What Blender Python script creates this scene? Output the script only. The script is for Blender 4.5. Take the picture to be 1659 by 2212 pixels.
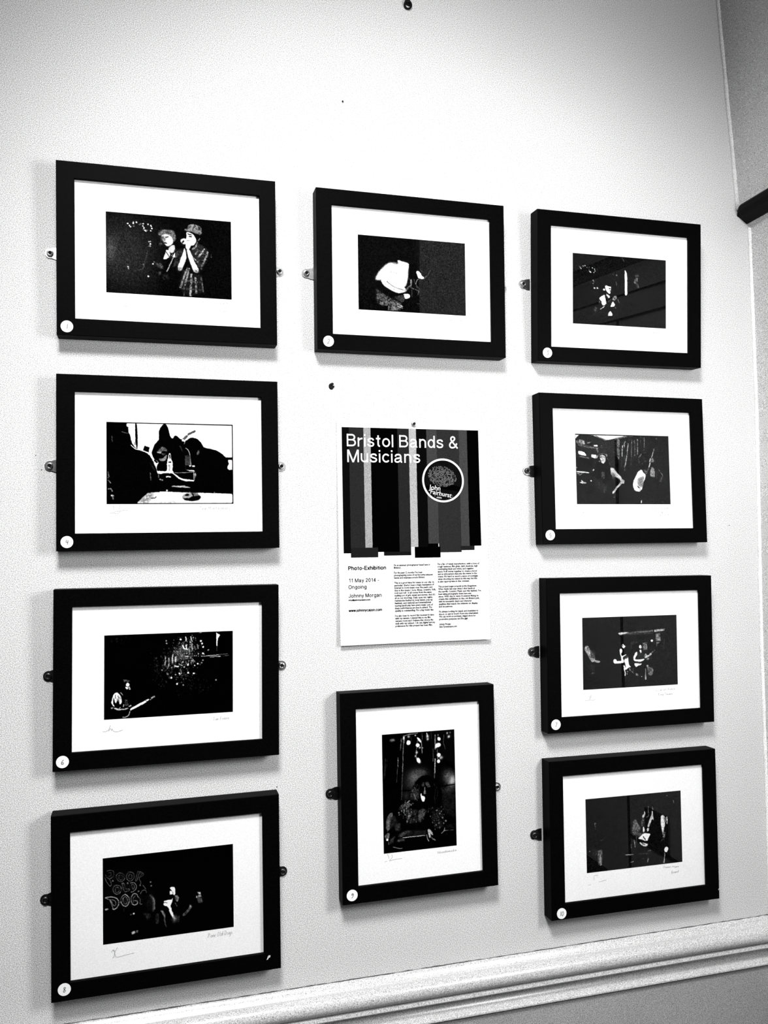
import bpy, bmesh, math, random
import numpy as np
from mathutils import Matrix, Vector

for o in list(bpy.data.objects):
    bpy.data.objects.remove(o)
SC = bpy.context.scene
COL = SC.collection

# ------------------------------------------------------------------ camera
cam_data = bpy.data.cameras.new('camera')
cam = bpy.data.objects.new('camera', cam_data)
COL.objects.link(cam)
SC.camera = cam
# rows: camera right, down and forward axes in the room (x along the wall, y into it, z up)
R_, D_, F_ = ((0.96339162, -0.2675848, -0.0165821),
              (-0.00198018, 0.05474716, -0.99849829),
              (0.26809078, 0.96197772, 0.05221309))
cam.matrix_world = Matrix((
    (R_[0], -D_[0], -F_[0], -0.48972283),
    (R_[1], -D_[1], -F_[1], -1.55129337),
    (R_[2], -D_[2], -F_[2], -0.01932753),
    (0, 0, 0, 1)))
cam_data.sensor_fit = 'VERTICAL'
cam_data.sensor_height = 24.0
cam_data.lens = 24.0 * 1808.51 / 2212.0
cam_data.clip_start = 0.02

# ------------------------------------------------------------------ colour management
SC.view_settings.view_transform = 'Standard'
SC.view_settings.look = 'None'
SC.view_settings.gamma = 1.0
SC.view_settings.exposure = 0.0
SC.view_settings.use_curve_mapping = False

# ------------------------------------------------------------------ world and lamps
world = bpy.data.worlds.new('world')
SC.world = world
world.use_nodes = True
world.node_tree.nodes['Background'].inputs[0].default_value = (1, 1, 1, 1)
world.node_tree.nodes['Background'].inputs[1].default_value = 0.0

def spot(name, loc, target, power, cone, blend, radius):
    l = bpy.data.lights.new(name, 'SPOT')
    l.energy = power; l.spot_size = math.radians(cone); l.spot_blend = blend
    l.shadow_soft_size = radius
    o = bpy.data.objects.new(name, l); COL.objects.link(o)
    o.location = loc
    o.rotation_euler = (Vector(target) - Vector(loc)).to_track_quat('-Z', 'Y').to_euler()
    return o

def area(name, loc, target, power, sx, sy):
    l = bpy.data.lights.new(name, 'AREA')
    l.energy = power; l.shape = 'RECTANGLE'; l.size = sx; l.size_y = sy
    o = bpy.data.objects.new(name, l); COL.objects.link(o)
    o.location = loc
    o.rotation_euler = (Vector(target) - Vector(loc)).to_track_quat('-Z', 'Y').to_euler()
    return o

# a shaded lamp at the left that washes the picture wall, a ceiling panel, an added fill light by
# the side wall and an added soft fill light far behind the camera
spot('wall_wash_lamp', (-0.58, -1.60, 1.60), (0.08, 0, -0.14), 330.0, 70, 0.75, 0.30)
area('ceiling_panel_lamp', (0.00, -1.60, 1.72), (0.00, -1.60, 0.0), 4.0, 1.3, 1.3)
area('side_fill', (0.72, -1.28, 0.25), (-1.00, -0.60, 0.10), 23.0, 0.4, 0.5)
area('rear_fill', (0.90, -5.10, 0.35), (0.90, 0.0, 0.35), 8.0, 0.8, 1.5)


# ------------------------------------------------------------------ materials
def srgb(v):
    return v / 12.92 if v <= 0.04045 else ((v + 0.055) / 1.055) ** 2.4

def mat(name, albedo, rough=0.9, spec=0.2, metal=0.0, grain=0.0, scale=650.0, mottle=0.0, bump=0.0):
    m = bpy.data.materials.new(name); m.use_nodes = True
    nt = m.node_tree; b = nt.nodes['Principled BSDF']
    b.inputs['Base Color'].default_value = (albedo, albedo, albedo, 1)
    b.inputs['Roughness'].default_value = rough
    b.inputs['Specular IOR Level'].default_value = spec
    b.inputs['Metallic'].default_value = metal
    if grain or mottle:
        tc = nt.nodes.new('ShaderNodeTexCoord')
        nz = nt.nodes.new('ShaderNodeTexNoise'); nz.inputs['Scale'].default_value = scale
        nz.inputs['Detail'].default_value = 1.0; nz.inputs['Roughness'].default_value = 0.7
        nt.links.new(tc.outputs['Object'], nz.inputs['Vector'])
        mr = nt.nodes.new('ShaderNodeMapRange')
        mr.inputs['From Min'].default_value = 0.3; mr.inputs['From Max'].default_value = 0.7
        mr.inputs['To Min'].default_value = albedo * (1 - grain)
        mr.inputs['To Max'].default_value = albedo * (1 + grain)
        mr.clamp = False
        nt.links.new(nz.outputs['Fac'], mr.inputs['Value'])
        last = mr.outputs[0]
        if mottle:
            n2 = nt.nodes.new('ShaderNodeTexNoise'); n2.inputs['Scale'].default_value = 3.0
            n2.inputs['Detail'].default_value = 4.0
            nt.links.new(tc.outputs['Object'], n2.inputs['Vector'])
            m2 = nt.nodes.new('ShaderNodeMapRange')
            m2.inputs['From Min'].default_value = 0.3; m2.inputs['From Max'].default_value = 0.7
            m2.inputs['To Min'].default_value = 1 - mottle; m2.inputs['To Max'].default_value = 1 + mottle
            nt.links.new(n2.outputs['Fac'], m2.inputs['Value'])
            mu = nt.nodes.new('ShaderNodeMath'); mu.operation = 'MULTIPLY'
            nt.links.new(last, mu.inputs[0]); nt.links.new(m2.outputs[0], mu.inputs[1])
            last = mu.outputs[0]
        nt.links.new(last, b.inputs['Base Color'])
        if bump:
            n3 = nt.nodes.new('ShaderNodeTexNoise'); n3.inputs['Scale'].default_value = 28.0
            n3.inputs['Detail'].default_value = 5.0
            nt.links.new(tc.outputs['Object'], n3.inputs['Vector'])
            bp = nt.nodes.new('ShaderNodeBump'); bp.inputs['Strength'].default_value = bump
            bp.inputs['Distance'].default_value = 0.002
            nt.links.new(n3.outputs['Fac'], bp.inputs['Height'])
            nt.links.new(bp.outputs[0], b.inputs['Normal'])
    return m

M = {}
M['plaster'] = mat('painted_plaster', 0.62, grain=0.66, scale=760, mottle=0.03, bump=0.35)
M['plaster_side'] = mat('painted_plaster_side', 0.62, grain=0.66, scale=760, mottle=0.05, bump=0.35)
M['dado_paint'] = mat('lower_wall_paint', 0.36, grain=0.75, scale=760, mottle=0.06, bump=0.3)
M['gloss_paint'] = mat('gloss_woodwork_paint', 0.57, rough=0.30, spec=0.9, grain=0.55, scale=620, mottle=0.03)
M['caulk'] = mat('corner_caulk', 0.86, grain=0.3, scale=560)
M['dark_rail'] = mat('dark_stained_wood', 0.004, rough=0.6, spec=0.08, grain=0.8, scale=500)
M['dark_room'] = mat('dark_room_paint', 0.03, grain=0.3, scale=5)
M['ceiling'] = mat('ceiling_paint', 0.25, grain=0.2, scale=5)
M['black_wood'] = mat('black_frame_wood', 0.0010, rough=0.5, spec=0.02, grain=0.5, scale=300)
M['paper'] = mat('white_print_paper', 0.90, grain=0.10, scale=700)
M['sticker'] = mat('white_sticker_paper', 0.90, grain=0.08, scale=700)
M['pencil'] = mat('pencil_line', 0.36, grain=0.9, scale=900)
M['ink'] = mat('pen_ink', 0.07, grain=0.3, scale=900)
M['poster'] = mat('poster_paper', 0.72, grain=0.22, scale=600)
M['steel'] = mat('zinc_plated_steel', 0.62, rough=0.28, metal=1.0, grain=0.2, scale=200)
M['steel_shaded'] = mat('zinc_steel_shaded', 0.10, rough=0.35, metal=1.0, grain=0.4, scale=300)  # dim room mirrored by some tabs is put into this darker colour
M['recess'] = mat('screw_recess_black', 0.004)
M['print_black'] = mat('poster_ink_black', 0.004, spec=0.0, grain=0.5, scale=500)
M['cavity'] = mat('dark_wall_cavity', 0.008, grain=0.5, scale=500)
M['cord'] = mat('dark_cord', 0.02, grain=0.5, scale=700)
M['chip'] = mat('bare_wood_chip', 0.6, grain=0.3, scale=600)
M['board'] = mat('backing_board', 0.2, grain=0.2, scale=80)

def tone_mat():
    m = bpy.data.materials.new('silver_gelatin_print'); m.use_nodes = True
    nt = m.node_tree; b = nt.nodes['Principled BSDF']
    b.inputs['Roughness'].default_value = 0.8; b.inputs['Specular IOR Level'].default_value = 0.0
    a = nt.nodes.new('ShaderNodeAttribute'); a.attribute_name = 'tone'
    nt.links.new(a.outputs['Color'], b.inputs['Base Color'])
    return m
M['tone'] = tone_mat()

def glass_mat():
    m = bpy.data.materials.new('picture_glass'); m.use_nodes = True
    nt = m.node_tree; nt.nodes.clear()
    out = nt.nodes.new('ShaderNodeOutputMaterial'); mix = nt.nodes.new('ShaderNodeMixShader')
    tr = nt.nodes.new('ShaderNodeBsdfTransparent'); gl = nt.nodes.new('ShaderNodeBsdfGlossy')
    gl.inputs['Roughness'].default_value = 0.0
    # Schlick reflectance on the outer face only
    geo = nt.nodes.new('ShaderNodeNewGeometry'); dot = nt.nodes.new('ShaderNodeVectorMath'); dot.operation = 'DOT_PRODUCT'
    nt.links.new(geo.outputs['Normal'], dot.inputs[0]); nt.links.new(geo.outputs['Incoming'], dot.inputs[1])
    def mth(op, a, b):
        n = nt.nodes.new('ShaderNodeMath'); n.operation = op
        for i, q in enumerate((a, b)):
            if isinstance(q, float): n.inputs[i].default_value = q
            else: nt.links.new(q, n.inputs[i])
        return n.outputs[0]
    c = mth('ABSOLUTE', dot.outputs['Value'], 0.0)
    p5 = mth('POWER', mth('SUBTRACT', 1.0, c), 5.0)
    r = mth('ADD', mth('MULTIPLY', p5, 0.96), 0.04)
    r = mth('MULTIPLY', r, mth('SUBTRACT', 1.0, geo.outputs['Backfacing']))
    nt.links.new(r, mix.inputs[0]); nt.links.new(tr.outputs[0], mix.inputs[1])
    nt.links.new(gl.outputs[0], mix.inputs[2]); nt.links.new(mix.outputs[0], out.inputs[0])
    return m
M['glass'] = glass_mat()

# ------------------------------------------------------------------ mesh helpers
def link_mesh(name, me, material, parent=None, loc=None, rot=None, smooth=False):
    o = bpy.data.objects.new(name, me); COL.objects.link(o)
    if isinstance(material, (list, tuple)):
        for mm in material: me.materials.append(mm)
    elif material: me.materials.append(material)
    if parent: o.parent = parent
    if loc is not None: o.location = loc
    if rot is not None: o.rotation_euler = rot
    if smooth:
        for p in me.polygons: p.use_smooth = True
    return o

def mesh_of(verts, faces, name='mesh'):
    me = bpy.data.meshes.new(name); me.from_pydata(verts, [], faces)
    bm = bmesh.new(); bm.from_mesh(me); bmesh.ops.recalc_face_normals(bm, faces=bm.faces)
    bm.to_mesh(me); bm.free(); me.update()
    return me

def box_vf(x0, x1, y0, y1, z0, z1):
    v = [(x, y, z) for x in (x0, x1) for y in (y0, y1) for z in (z0, z1)]
    f = [(0, 1, 3, 2), (4, 6, 7, 5), (0, 4, 5, 1), (2, 3, 7, 6), (0, 2, 6, 4), (1, 5, 7, 3)]
    return v, f

def join_vf(parts):
    V, Fc = [], []
    for v, f in parts:
        n = len(V); V += list(v); Fc += [tuple(i + n for i in q) for q in f]
    return V, Fc

def prism(profile, axis, a, b):
    """profile: closed loop of 2-D points; axis 'x' -> points are (y, z), axis 'y' -> points are (x, z)"""
    n = len(profile); v = []
    for t in (a, b):
        for p, q in profile:
            v.append((t, p, q) if axis == 'x' else (p, t, q))
    f = [tuple(range(n)), tuple(range(2 * n - 1, n - 1, -1))]
    f += [(i, (i + 1) % n, n + (i + 1) % n, n + i) for i in range(n)]
    return v, f

def lathe_y(prof, seg=24):
    """prof: (radius, y) from axis outward; spun around the local y axis"""
    v, f = [], []
    for r, y in prof:
        for k in range(seg):
            a = 2 * math.pi * k / seg
            v.append((r * math.cos(a), y, r * math.sin(a)))
    for i in range(len(prof) - 1):
        for k in range(seg):
            k2 = (k + 1) % seg
            f.append((i * seg + k, i * seg + k2, (i + 1) * seg + k2, (i + 1) * seg + k))
    f.append(tuple(range(seg))); f.append(tuple((len(prof) - 1) * seg + k for k in range(seg)))
    return v, f

def tube(pts, r, seg=8):
    v, f = [], []
    P = [Vector(p) for p in pts]
    for i, p in enumerate(P):
        d = (P[min(i + 1, len(P) - 1)] - P[max(i - 1, 0)]).normalized()
        u = d.cross(Vector((0.3, 0.9, 0.1))).normalized(); w = d.cross(u)
        rr = r[i] if isinstance(r, (list, tuple)) else r
        for k in range(seg):
            a = 2 * math.pi * k / seg
            v.append(tuple(p + u * rr * math.cos(a) + w * rr * math.sin(a)))
    for i in range(len(P) - 1):
        for k in range(seg):
            k2 = (k + 1) % seg
            f.append((i * seg + k, i * seg + k2, (i + 1) * seg + k2, (i + 1) * seg + k))
    f.append(tuple(range(seg))); f.append(tuple((len(P) - 1) * seg + k for k in range(seg)))
    return v, f

def empty(name, loc, rot=(0, 0, 0), label=None, cat=None, group=None):
    o = bpy.data.objects.new(name, None); COL.objects.link(o)
    o.empty_display_size = 0.03
    o.location = loc; o.rotation_euler = rot
    tag(o, label, cat, group)
    return o

def tag(o, label=None, cat=None, group=None, kind=None):
    if label: o['label'] = label
    if cat: o['category'] = cat
    if group: o['group'] = group
    if kind: o['kind'] = kind
    return o

def structure(name, vf, material, smooth=False, bevel=0.0):
    o = link_mesh(name, mesh_of(*vf), material, smooth=smooth)
    if bevel:
        b = o.modifiers.new('bevel', 'BEVEL'); b.width = bevel; b.segments = 3
    return tag(o, kind='structure')

def text_mesh(body, size, sx=1.0, shear=0.0, offset=0.0, res=3):
    """flat lettering as a mesh in the local xz plane, facing -y, origin at the left of the baseline"""
    cu = bpy.data.curves.new('txt', 'FONT')
    cu.body = body; cu.size = size; cu.shear = shear; cu.offset = offset * size
    cu.resolution_u = res; cu.fill_mode = 'FRONT'
    t = bpy.data.objects.new('txt', cu); COL.objects.link(t)
    dg = bpy.context.evaluated_depsgraph_get(); dg.update()
    me = bpy.data.meshes.new_from_object(t.evaluated_get(dg))
    bpy.data.objects.remove(t); bpy.data.curves.remove(cu)
    co = np.zeros(len(me.vertices) * 3); me.vertices.foreach_get('co', co); co = co.reshape(-1, 3)
    out = np.zeros_like(co); out[:, 0] = co[:, 0] * sx; out[:, 2] = co[:, 1]
    me.vertices.foreach_set('co', out.ravel()); me.update()
    me.materials.clear()
    return me, out
CAP_H = None

def fitted_text(body, p0, p1, cap, slack=1.0, offset=0.0, res=3, shear=0.0):
    """text scaled so that it spans p0..p1 (baseline) with the given capital height"""
    global CAP_H
    if CAP_H is None:
        m, c = text_mesh('H', 1.0); CAP_H = c[:, 2].max() - c[:, 2].min(); bpy.data.meshes.remove(m)
    size = cap / CAP_H
    me, co = text_mesh(body, size, offset=offset, res=res, shear=shear)
    w = co[:, 0].max() - co[:, 0].min()
    L = math.hypot(p1[0] - p0[0], p1[1] - p0[1])
    s = L / w if slack else 1.0
    a = math.atan2(p1[1] - p0[1], p1[0] - p0[0])
    x = (co[:, 0] - co[:, 0].min()) * s; z = co[:, 2].copy()
    co[:, 0] = p0[0] + x * math.cos(a) - z * math.sin(a)
    co[:, 2] = p0[1] + x * math.sin(a) + z * math.cos(a)
    me.vertices.foreach_set('co', co.ravel()); me.update()
    return me, co

def ribbon(polys, width, y=0.0):
    """flat hand drawn strokes in the xz plane"""
    v, f = [], []
    for pl in polys:
        P = [Vector((p[0], p[1])) for p in pl]
        if len(P) < 2: continue
        n0 = len(v)
        for i, p in enumerate(P):
            d = (P[min(i + 1, len(P) - 1)] - P[max(i - 1, 0)])
            d = d.normalized() if d.length > 1e-9 else Vector((1, 0))
            nrm = Vector((-d.y, d.x)) * width * 0.5
            v.append((p.x + nrm.x, y, p.y + nrm.y)); v.append((p.x - nrm.x, y, p.y - nrm.y))
        for i in range(len(P) - 1):
            a = n0 + 2 * i
            f.append((a, a + 1, a + 3, a + 2))
    me = bpy.data.meshes.new('strokes'); me.from_pydata(v, [], f); me.update()
    return me

# ---- picture data: shapes per print (kind, tone, blur, mottle, ...)
ART = {
1: (0.015, 0.1, [
  ('E',0.15,111.8,0,172,326,269.7,350.5),
  ('E',0.16,78.9,0,60,309,147.7,222.4),
  ('E',0.2,46.0,0,38,311,54.6,114.6),
  ('E',0.3,36.2,0,38,311,38.5,87.6),
  ('P',0.01,39.5,0,[(543,-9),(1030,-19),(1013,689),(438,708),(404,475)]),
  ('D',0.95,2.0,0,5.9,[(170,86),(183,100),(191,110),(214,73),(214,82),(239,70),(290,77),(289,97),(296,111),(329,80),(350,87),(356,94),(359,111),(349,131),(312,134),(303,129)]),
  ('D',0.45,2.0,0,5.9,[(292,123),(319,129),(261,85),(272,79),(216,103)]),
  ('L',0.8,2.0,0,7.9,[(333,221),(349,220)]),
  ('D',1,2.0,0,5.9,[(346,240),(345,257)]),
  ('L',0.5,2.0,0,5.3,[(329,260),(349,257)]),
  ('L',0.26,2.0,0,5.3,[(324,297),(310,355),(296,423),(285,451),(264,456)]),
  ('E',1,2.0,0,170,438,7.7,6.1),
  ('E',0.95,2.0,0,172,453,5.1,8.1),
  ('D',0.9,2.0,0,6.6,[(366,403),(329,508)]),
  ('D',0.5,2.0,0,5.9,[(375,386),(291,413)]),
  ('P',0.42,6.6,0.5,[(542,147),(531,163),(504,173),(470,175),(438,169),(415,156),(409,139),(420,123),(446,113),(480,110),(513,117),(536,130)]),
  ('P',0.55,5.3,0.5,[(548,149),(550,174),(544,196),(532,207),(516,206),(501,192),(492,169),(490,144),(496,123),(508,111),(524,112),(539,126)]),
  ('P',0.5,5.3,0.5,[(404,152),(437,123),(476,111),(514,119),(543,147),(547,181),(532,209),(519,183),(501,151),(449,155),(411,165)]),
  ('P',0.93,3.3,0,[(436,155),(469,148),(498,154),(520,176),(529,209),(515,234),(486,250),(470,244),(453,222),(443,196),(434,170)]),
  ('E',0.55,5.3,0,449,182,19.3,27.0),
  ('P',0.15,2.6,0,[(494,167),(492,171),(487,175),(479,177),(472,179),(466,178),(463,176),(465,172),(470,168),(478,166),(485,164),(491,165)]),
  ('E',0.2,2.6,0,444,177,6.4,8.1),
  ('P',0.05,2.6,0,[(480,224),(477,227),(472,229),(465,229),(458,228),(453,225),(452,221),(454,218),(460,216),(467,216),(474,217),(479,220)]),
  ('E',0.4,3.9,0,458,195,5.1,14.8),
  ('E',0.5,3.9,0.5,428,232,15.4,8.1),
  ('P',0.85,3.9,0,[(505,241),(538,229),(543,269),(523,304),(498,299),(485,273)]),
  ('P',0.95,2.6,0,[(472,275),(492,280),(504,312),(497,340),(451,361),(448,351),(465,302)]),
  ('P',0.95,2.6,0,[(510,325),(540,289),(545,337),(523,334)]),
  ('L',0.1,2.0,0,6.6,[(469,295),(491,327),(503,346)]),
  ('L',0.1,2.0,0,7.9,[(550,268),(523,318),(503,346)]),
  ('L',0.75,2.0,0,7.2,[(529,334),(512,372),(492,421),(475,456)]),
  ('P',0.22,9.2,0.8,[(556,274),(602,264),(573,388),(521,419),(535,364)]),
  ('P',0.3,6.6,0.8,[(380,390),(431,392),(450,424),(437,446),(399,422)]),
  ('P',0.35,6.6,0.6,[(404,468),(430,456),(436,479),(416,501)]),
  ('P',0.14,9.9,0.8,[(443,472),(487,489),(493,522),(441,526)]),
  ('L',0.35,2.6,0.6,7.9,[(563,281),(552,329)]),
  ('L',0.3,2.6,0.6,6.6,[(592,271),(584,319)]),
  ('P',0.62,4.6,0.45,[(652,53),(691,47),(737,57),(759,81),(758,128),(709,119),(664,106),(635,102)]),
  ('P',0.5,3.9,0.4,[(619,90),(670,99),(736,113),(758,128),(729,134),(683,121),(612,104)]),
  ('P',0.01,2.6,0,[(625,109),(677,112),(742,133),(747,177),(721,193),(702,167),(689,141),(644,125)]),
  ('P',0.96,2.6,0,[(631,119),(657,117),(689,131),(708,160),(714,187),(701,215),(674,231),(642,220),(623,191),(636,166)]),
  ('L',0.02,2.0,0,8.6,[(645,133),(676,139)]),
  ('P',0.15,2.6,0,[(680,154),(678,157),(672,159),(665,159),(658,158),(653,156),(652,152),(654,149),(660,148),(667,147),(674,148),(679,151)]),
  ('L',0.5,2.0,0,5.3,[(636,190),(662,184)]),
  ('P',0.92,2.6,0,[(587,184),(607,172),(630,173),(636,200),(622,221),(603,220),(587,204)]),
  ('P',0.05,2.0,0,[(613,205),(609,210),(604,214),(600,213),(597,210),(597,204),(600,198),(604,192),(609,189),(613,189),(616,192),(616,198)]),
  ('P',0.05,2.0,0,[(583,218),(622,225),(615,242),(586,231)]),
  ('P',0.9,2.6,0,[(626,201),(655,198),(671,217),(660,259),(641,267),(625,248)]),
  ('P',0.93,3.3,0,[(617,246),(631,289),(633,336),(605,412),(588,446),(566,441),(563,416),(584,346),(605,291)]),
  ('P',0.93,3.3,0,[(634,261),(657,259),(673,292),(697,358),(723,403),(736,436),(712,455),(689,440),(664,381),(646,321)]),
  ('E',0.55,6.6,0,579,428,19.3,16.9),
  ('E',0.5,6.6,0,712,438,22.5,13.5),
  ('P',0.17,6.6,0.5,[(667,272),(721,200),(792,234),(817,273),(803,343),(762,414),(729,410),(698,344)]),
  ('L',0.62,3.3,0.4,13.2,[(721,200),(710,234),(680,257)]),
  ('L',0.75,2.6,0.5,11.8,[(778,249),(751,292),(731,314)]),
  ('L',0.8,2.6,0.5,14.5,[(804,274),(790,316),(769,366)]),
  ('L',0.6,2.6,0.5,11.8,[(725,274),(705,296)]),
  ('L',0.55,2.6,0.5,11.8,[(691,331),(723,362)]),
  ('L',0.5,3.3,0.5,15.8,[(763,373),(755,414)]),
  ('L',0.45,2.6,0.5,7.9,[(737,348),(770,345)]),
  ('L',0.4,2.6,0.6,7.9,[(719,254),(797,302)]),
  ('L',0.35,2.6,0.5,5.9,[(833,292),(835,316)]),
  ('L',0.6,2.6,0,4.6,[(744,164),(727,182)]),
  ('P',0.1,9.9,0.4,[(605,426),(676,461),(754,469),(770,610),(658,652),(569,591)]),
  ('L',0.6,3.3,0.5,14.5,[(638,417),(617,479),(589,562),(582,583)]),
  ('L',0.62,3.3,0.5,14.5,[(654,422),(636,491),(618,560)]),
  ('L',0.7,2.6,0.5,15.8,[(672,468),(669,529),(663,598),(662,652)]),
  ('L',0.7,2.6,0.5,14.5,[(704,493),(708,554),(710,621)]),
  ('L',0.4,3.3,0.6,11.8,[(750,489),(759,550),(765,604)]),
  ('L',0.35,3.3,0.6,11.8,[(608,574),(612,649)]),
  ('L',0.35,3.3,0.7,9.2,[(590,522),(759,530)]),
  ('L',0.3,3.3,0.7,9.2,[(582,590),(745,592)]),
  ('L',0,1.3,0,7.9,[(3,3),(1002,5)]),
]),
2: (0.02, 0.12, [
  ('P',0.11,6.7,0,[(569,2),(1037,-10),(1027,669),(549,677),(565,297)]),  # side wall's reflection in the glass, painted as grey into the print
  ('P',0.97,9.3,0,[(163,390),(153,378),(181,324),(222,276),(269,234),(310,221),(337,235),(364,233),(364,201),(405,211),(466,222),(462,278),(454,370),(429,437),(308,380),(213,387)]),
  ('E',0.5,12.0,0,337,229,27.4,9.1),
  ('P',0.95,4.0,0.1,[(200,381),(267,370),(402,425),(449,461),(429,479),(367,496),(306,477),(226,431)]),
  ('P',0.98,2.0,0,[(358,198),(375,200),(405,211),(466,222),(455,305),(451,370),(422,437),(361,461),(307,432),(254,377),(282,291),(363,259),(371,226)]),
  ('E',0.8,8.0,0.4,309,309,41.0,16.3),
  ('L',0.4,2.0,0,3.3,[(359,305),(342,326)]),
  ('L',0.6,1.3,0,2.7,[(410,230),(431,300),(448,331)]),
  ('L',0.25,2.0,0.2,5.3,[(260,393),(294,423),(347,448),(415,463)]),
  ('P',0.01,2.7,0,[(163,413),(200,391),(226,431),(293,478),(360,496),(401,494),(401,516),(292,530),(218,502),(179,453)]),
  ('P',0.01,4.0,0,[(470,219),(549,220),(540,325),(533,377),(497,445),(463,428),(451,370),(465,304)]),
  ('L',0.45,2.7,0.7,6.7,[(459,278),(454,331),(468,369)]),
  ('L',0.5,3.3,0.5,16.0,[(485,368),(481,420),(429,463)]),
  ('L',0.4,2.7,0.7,9.3,[(512,366),(532,423),(559,461),(545,501)]),
  ('L',0.45,2.7,0.6,8.0,[(463,428),(504,445),(552,461)]),
  ('L',0.4,2.0,0.5,4.0,[(540,364),(529,404),(566,447)]),
  ('L',0.3,2.0,0,3.3,[(490,452),(491,524)]),
  ('P',0.97,2.7,0,[(534,286),(551,281),(572,296),(582,315),(611,346),(592,354),(550,350),(544,324),(534,299)]),
  ('L',0.35,2.7,0.5,6.7,[(572,257),(586,289)]),
  ('L',0.3,2.7,0.5,5.3,[(613,333),(644,311),(666,270)]),
  ('L',0.4,2.0,0,3.3,[(609,349),(630,325)]),
  ('L',0.6,2.0,0,4.7,[(568,349),(540,364),(529,397)]),
  ('P',0.97,2.0,0,[(415,502),(428,494),(459,493),(473,505),(469,528),(429,544),(421,522)]),
  ('L',0.8,2.0,0,5.3,[(411,504),(428,496)]),
  ('P',0.2,4.0,0.3,[(326,528),(401,507),(421,522),(424,560),(393,575),(359,558)]),
  ('P',0.45,10.7,0.7,[(165,506),(232,514),(305,548),(386,582),(399,607),(358,629),(264,622),(197,607),(164,570)]),
  ('P',0.3,9.3,0.7,[(162,467),(218,502),(265,531),(211,554),(164,531)]),
  ('L',0.75,2.7,0.4,9.3,[(359,590),(399,611)]),
  ('L',0.7,2.7,0.4,9.3,[(359,610),(399,624)]),
  ('P',0.5,4.0,0.7,[(267,615),(332,611),(379,628),(378,654),(267,654)]),
  ('P',0.01,2.0,0,[(227,611),(266,609),(267,655),(223,655)]),
  ('P',0.02,4.0,0,[(431,547),(559,493),(560,656),(399,659)]),
  ('L',0.25,2.7,0.5,5.3,[(537,573),(564,578)]),
  ('L',0,1.3,0,6.7,[(-1,-1),(1001,-1)]),
]),
3: (0.04, 0.16, [
  ('D',0.9,1.9,0,4.5,[(79,131),(88,141),(109,115),(128,112),(186,166),(223,170),(230,139),(233,154),(208,127),(180,161)]),
  ('D',0.55,1.9,0,3.8,[(67,121),(113,119),(150,126),(173,122),(173,143),(170,158),(225,134)]),
  ('E',1,1.3,0,188,168,9.5,4.2),
  ('E',1,1.3,0,214,242,8.2,3.6),
  ('E',0.5,1.3,0,220,256,8.2,3.6),
  ('E',1,1.3,0,214,272,8.2,3.6),
  ('E',1,1.3,0,228,314,8.8,6.0),
  ('E',0.9,1.3,0,257,313,6.1,7.2),
  ('D',0.5,1.9,0,3.8,[(216,299),(270,316)]),
  ('E',0.45,2.6,0.4,424,175,9.5,7.2),
  ('E',0.85,1.9,0,464,179,7.5,6.0),
  ('L',0.45,2.6,0.4,7.7,[(459,244),(463,277)]),
  ('L',0.3,2.6,0.4,5.1,[(410,247),(410,262)]),
  ('P',0.98,1.3,0,[(550,124),(558,123),(573,155),(577,191),(577,363),(551,364)]),
  ('P',0.3,3.8,0.5,[(657,168),(695,156),(706,176),(668,185)]),
  ('P',0.5,3.2,0.6,[(651,213),(668,191),(695,189),(692,235),(668,249),(647,241)]),
  ('P',0.45,3.2,0.5,[(668,252),(689,244),(706,273),(699,286),(678,275)]),
  ('L',0.2,2.6,0.6,10.2,[(524,14),(544,43)]),
  ('P',0.98,1.9,0,[(341,284),(358,283),(381,291),(402,289),(403,310),(398,341),(396,356),(381,360),(361,343),(351,326),(341,308)]),
  ('E',0.98,1.9,0,329,323,10.9,8.4),
  ('E',0.0,1.9,0,389,311,9.5,7.2),
  ('E',0,1.9,0,393,332,8.2,4.8),
  ('P',0.02,1.9,0,[(354,277),(408,256),(415,280),(395,290),(368,289)]),
  ('P',0.9,2.6,0,[(354,361),(388,377),(391,395),(375,399),(354,379)]),
  ('P',0.98,1.9,0,[(280,402),(307,385),(337,368),(341,404),(354,445),(351,455),(327,477),(307,469),(302,436),(283,419)]),
  ('P',0.3,4.5,0.6,[(273,408),(287,425),(294,455),(273,450)]),
  ('L',0.9,1.9,0,5.8,[(290,510),(334,479)]),
  ('L',0.7,1.9,0,5.1,[(344,428),(354,454)]),
  ('P',0.7,2.6,0.55,[(446,371),(466,379),(463,403),(436,426),(415,412),(422,393)]),
  ('L',0.6,2.6,0.4,7.7,[(476,408),(490,437)]),
  ('P',0.97,1.9,0,[(422,429),(446,458),(436,477),(398,482),(408,448)]),
  ('L',0.5,1.9,0.4,6.4,[(446,482),(453,494)]),
  ('P',0.97,1.9,0,[(395,521),(419,547),(415,565),(371,568),(375,543)]),
  ('L',0.5,1.3,0,3.2,[(376,549),(415,549)]),
  ('P',0.3,3.2,0.7,[(213,513),(240,488),(263,510),(246,535),(220,537)]),
  ('L',0.25,1.9,0,3.2,[(210,567),(246,541)]),
  ('L',0.3,1.9,0.5,6.4,[(364,409),(381,432),(415,400)]),
]),
4: (0.01, 0.01, [
  ('P',0.98,1.3,0,[(153,7),(994,5),(991,574),(342,553),(316,561),(150,291)]),
  ('P',0.98,1.3,0,[(342,555),(992,576),(991,652),(230,654),(263,619),(309,575)]),
  ('P',0.55,23.6,0.5,[(237,653),(316,561),(368,582),(315,653)]),
  ('P',0.75,16.9,0.5,[(315,657),(539,630),(538,658)]),
  ('L',0.2,2.7,0.3,8.1,[(341,613),(374,609),(381,599)]),
  ('L',0.3,2.7,0.3,5.4,[(315,592),(342,589)]),
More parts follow.
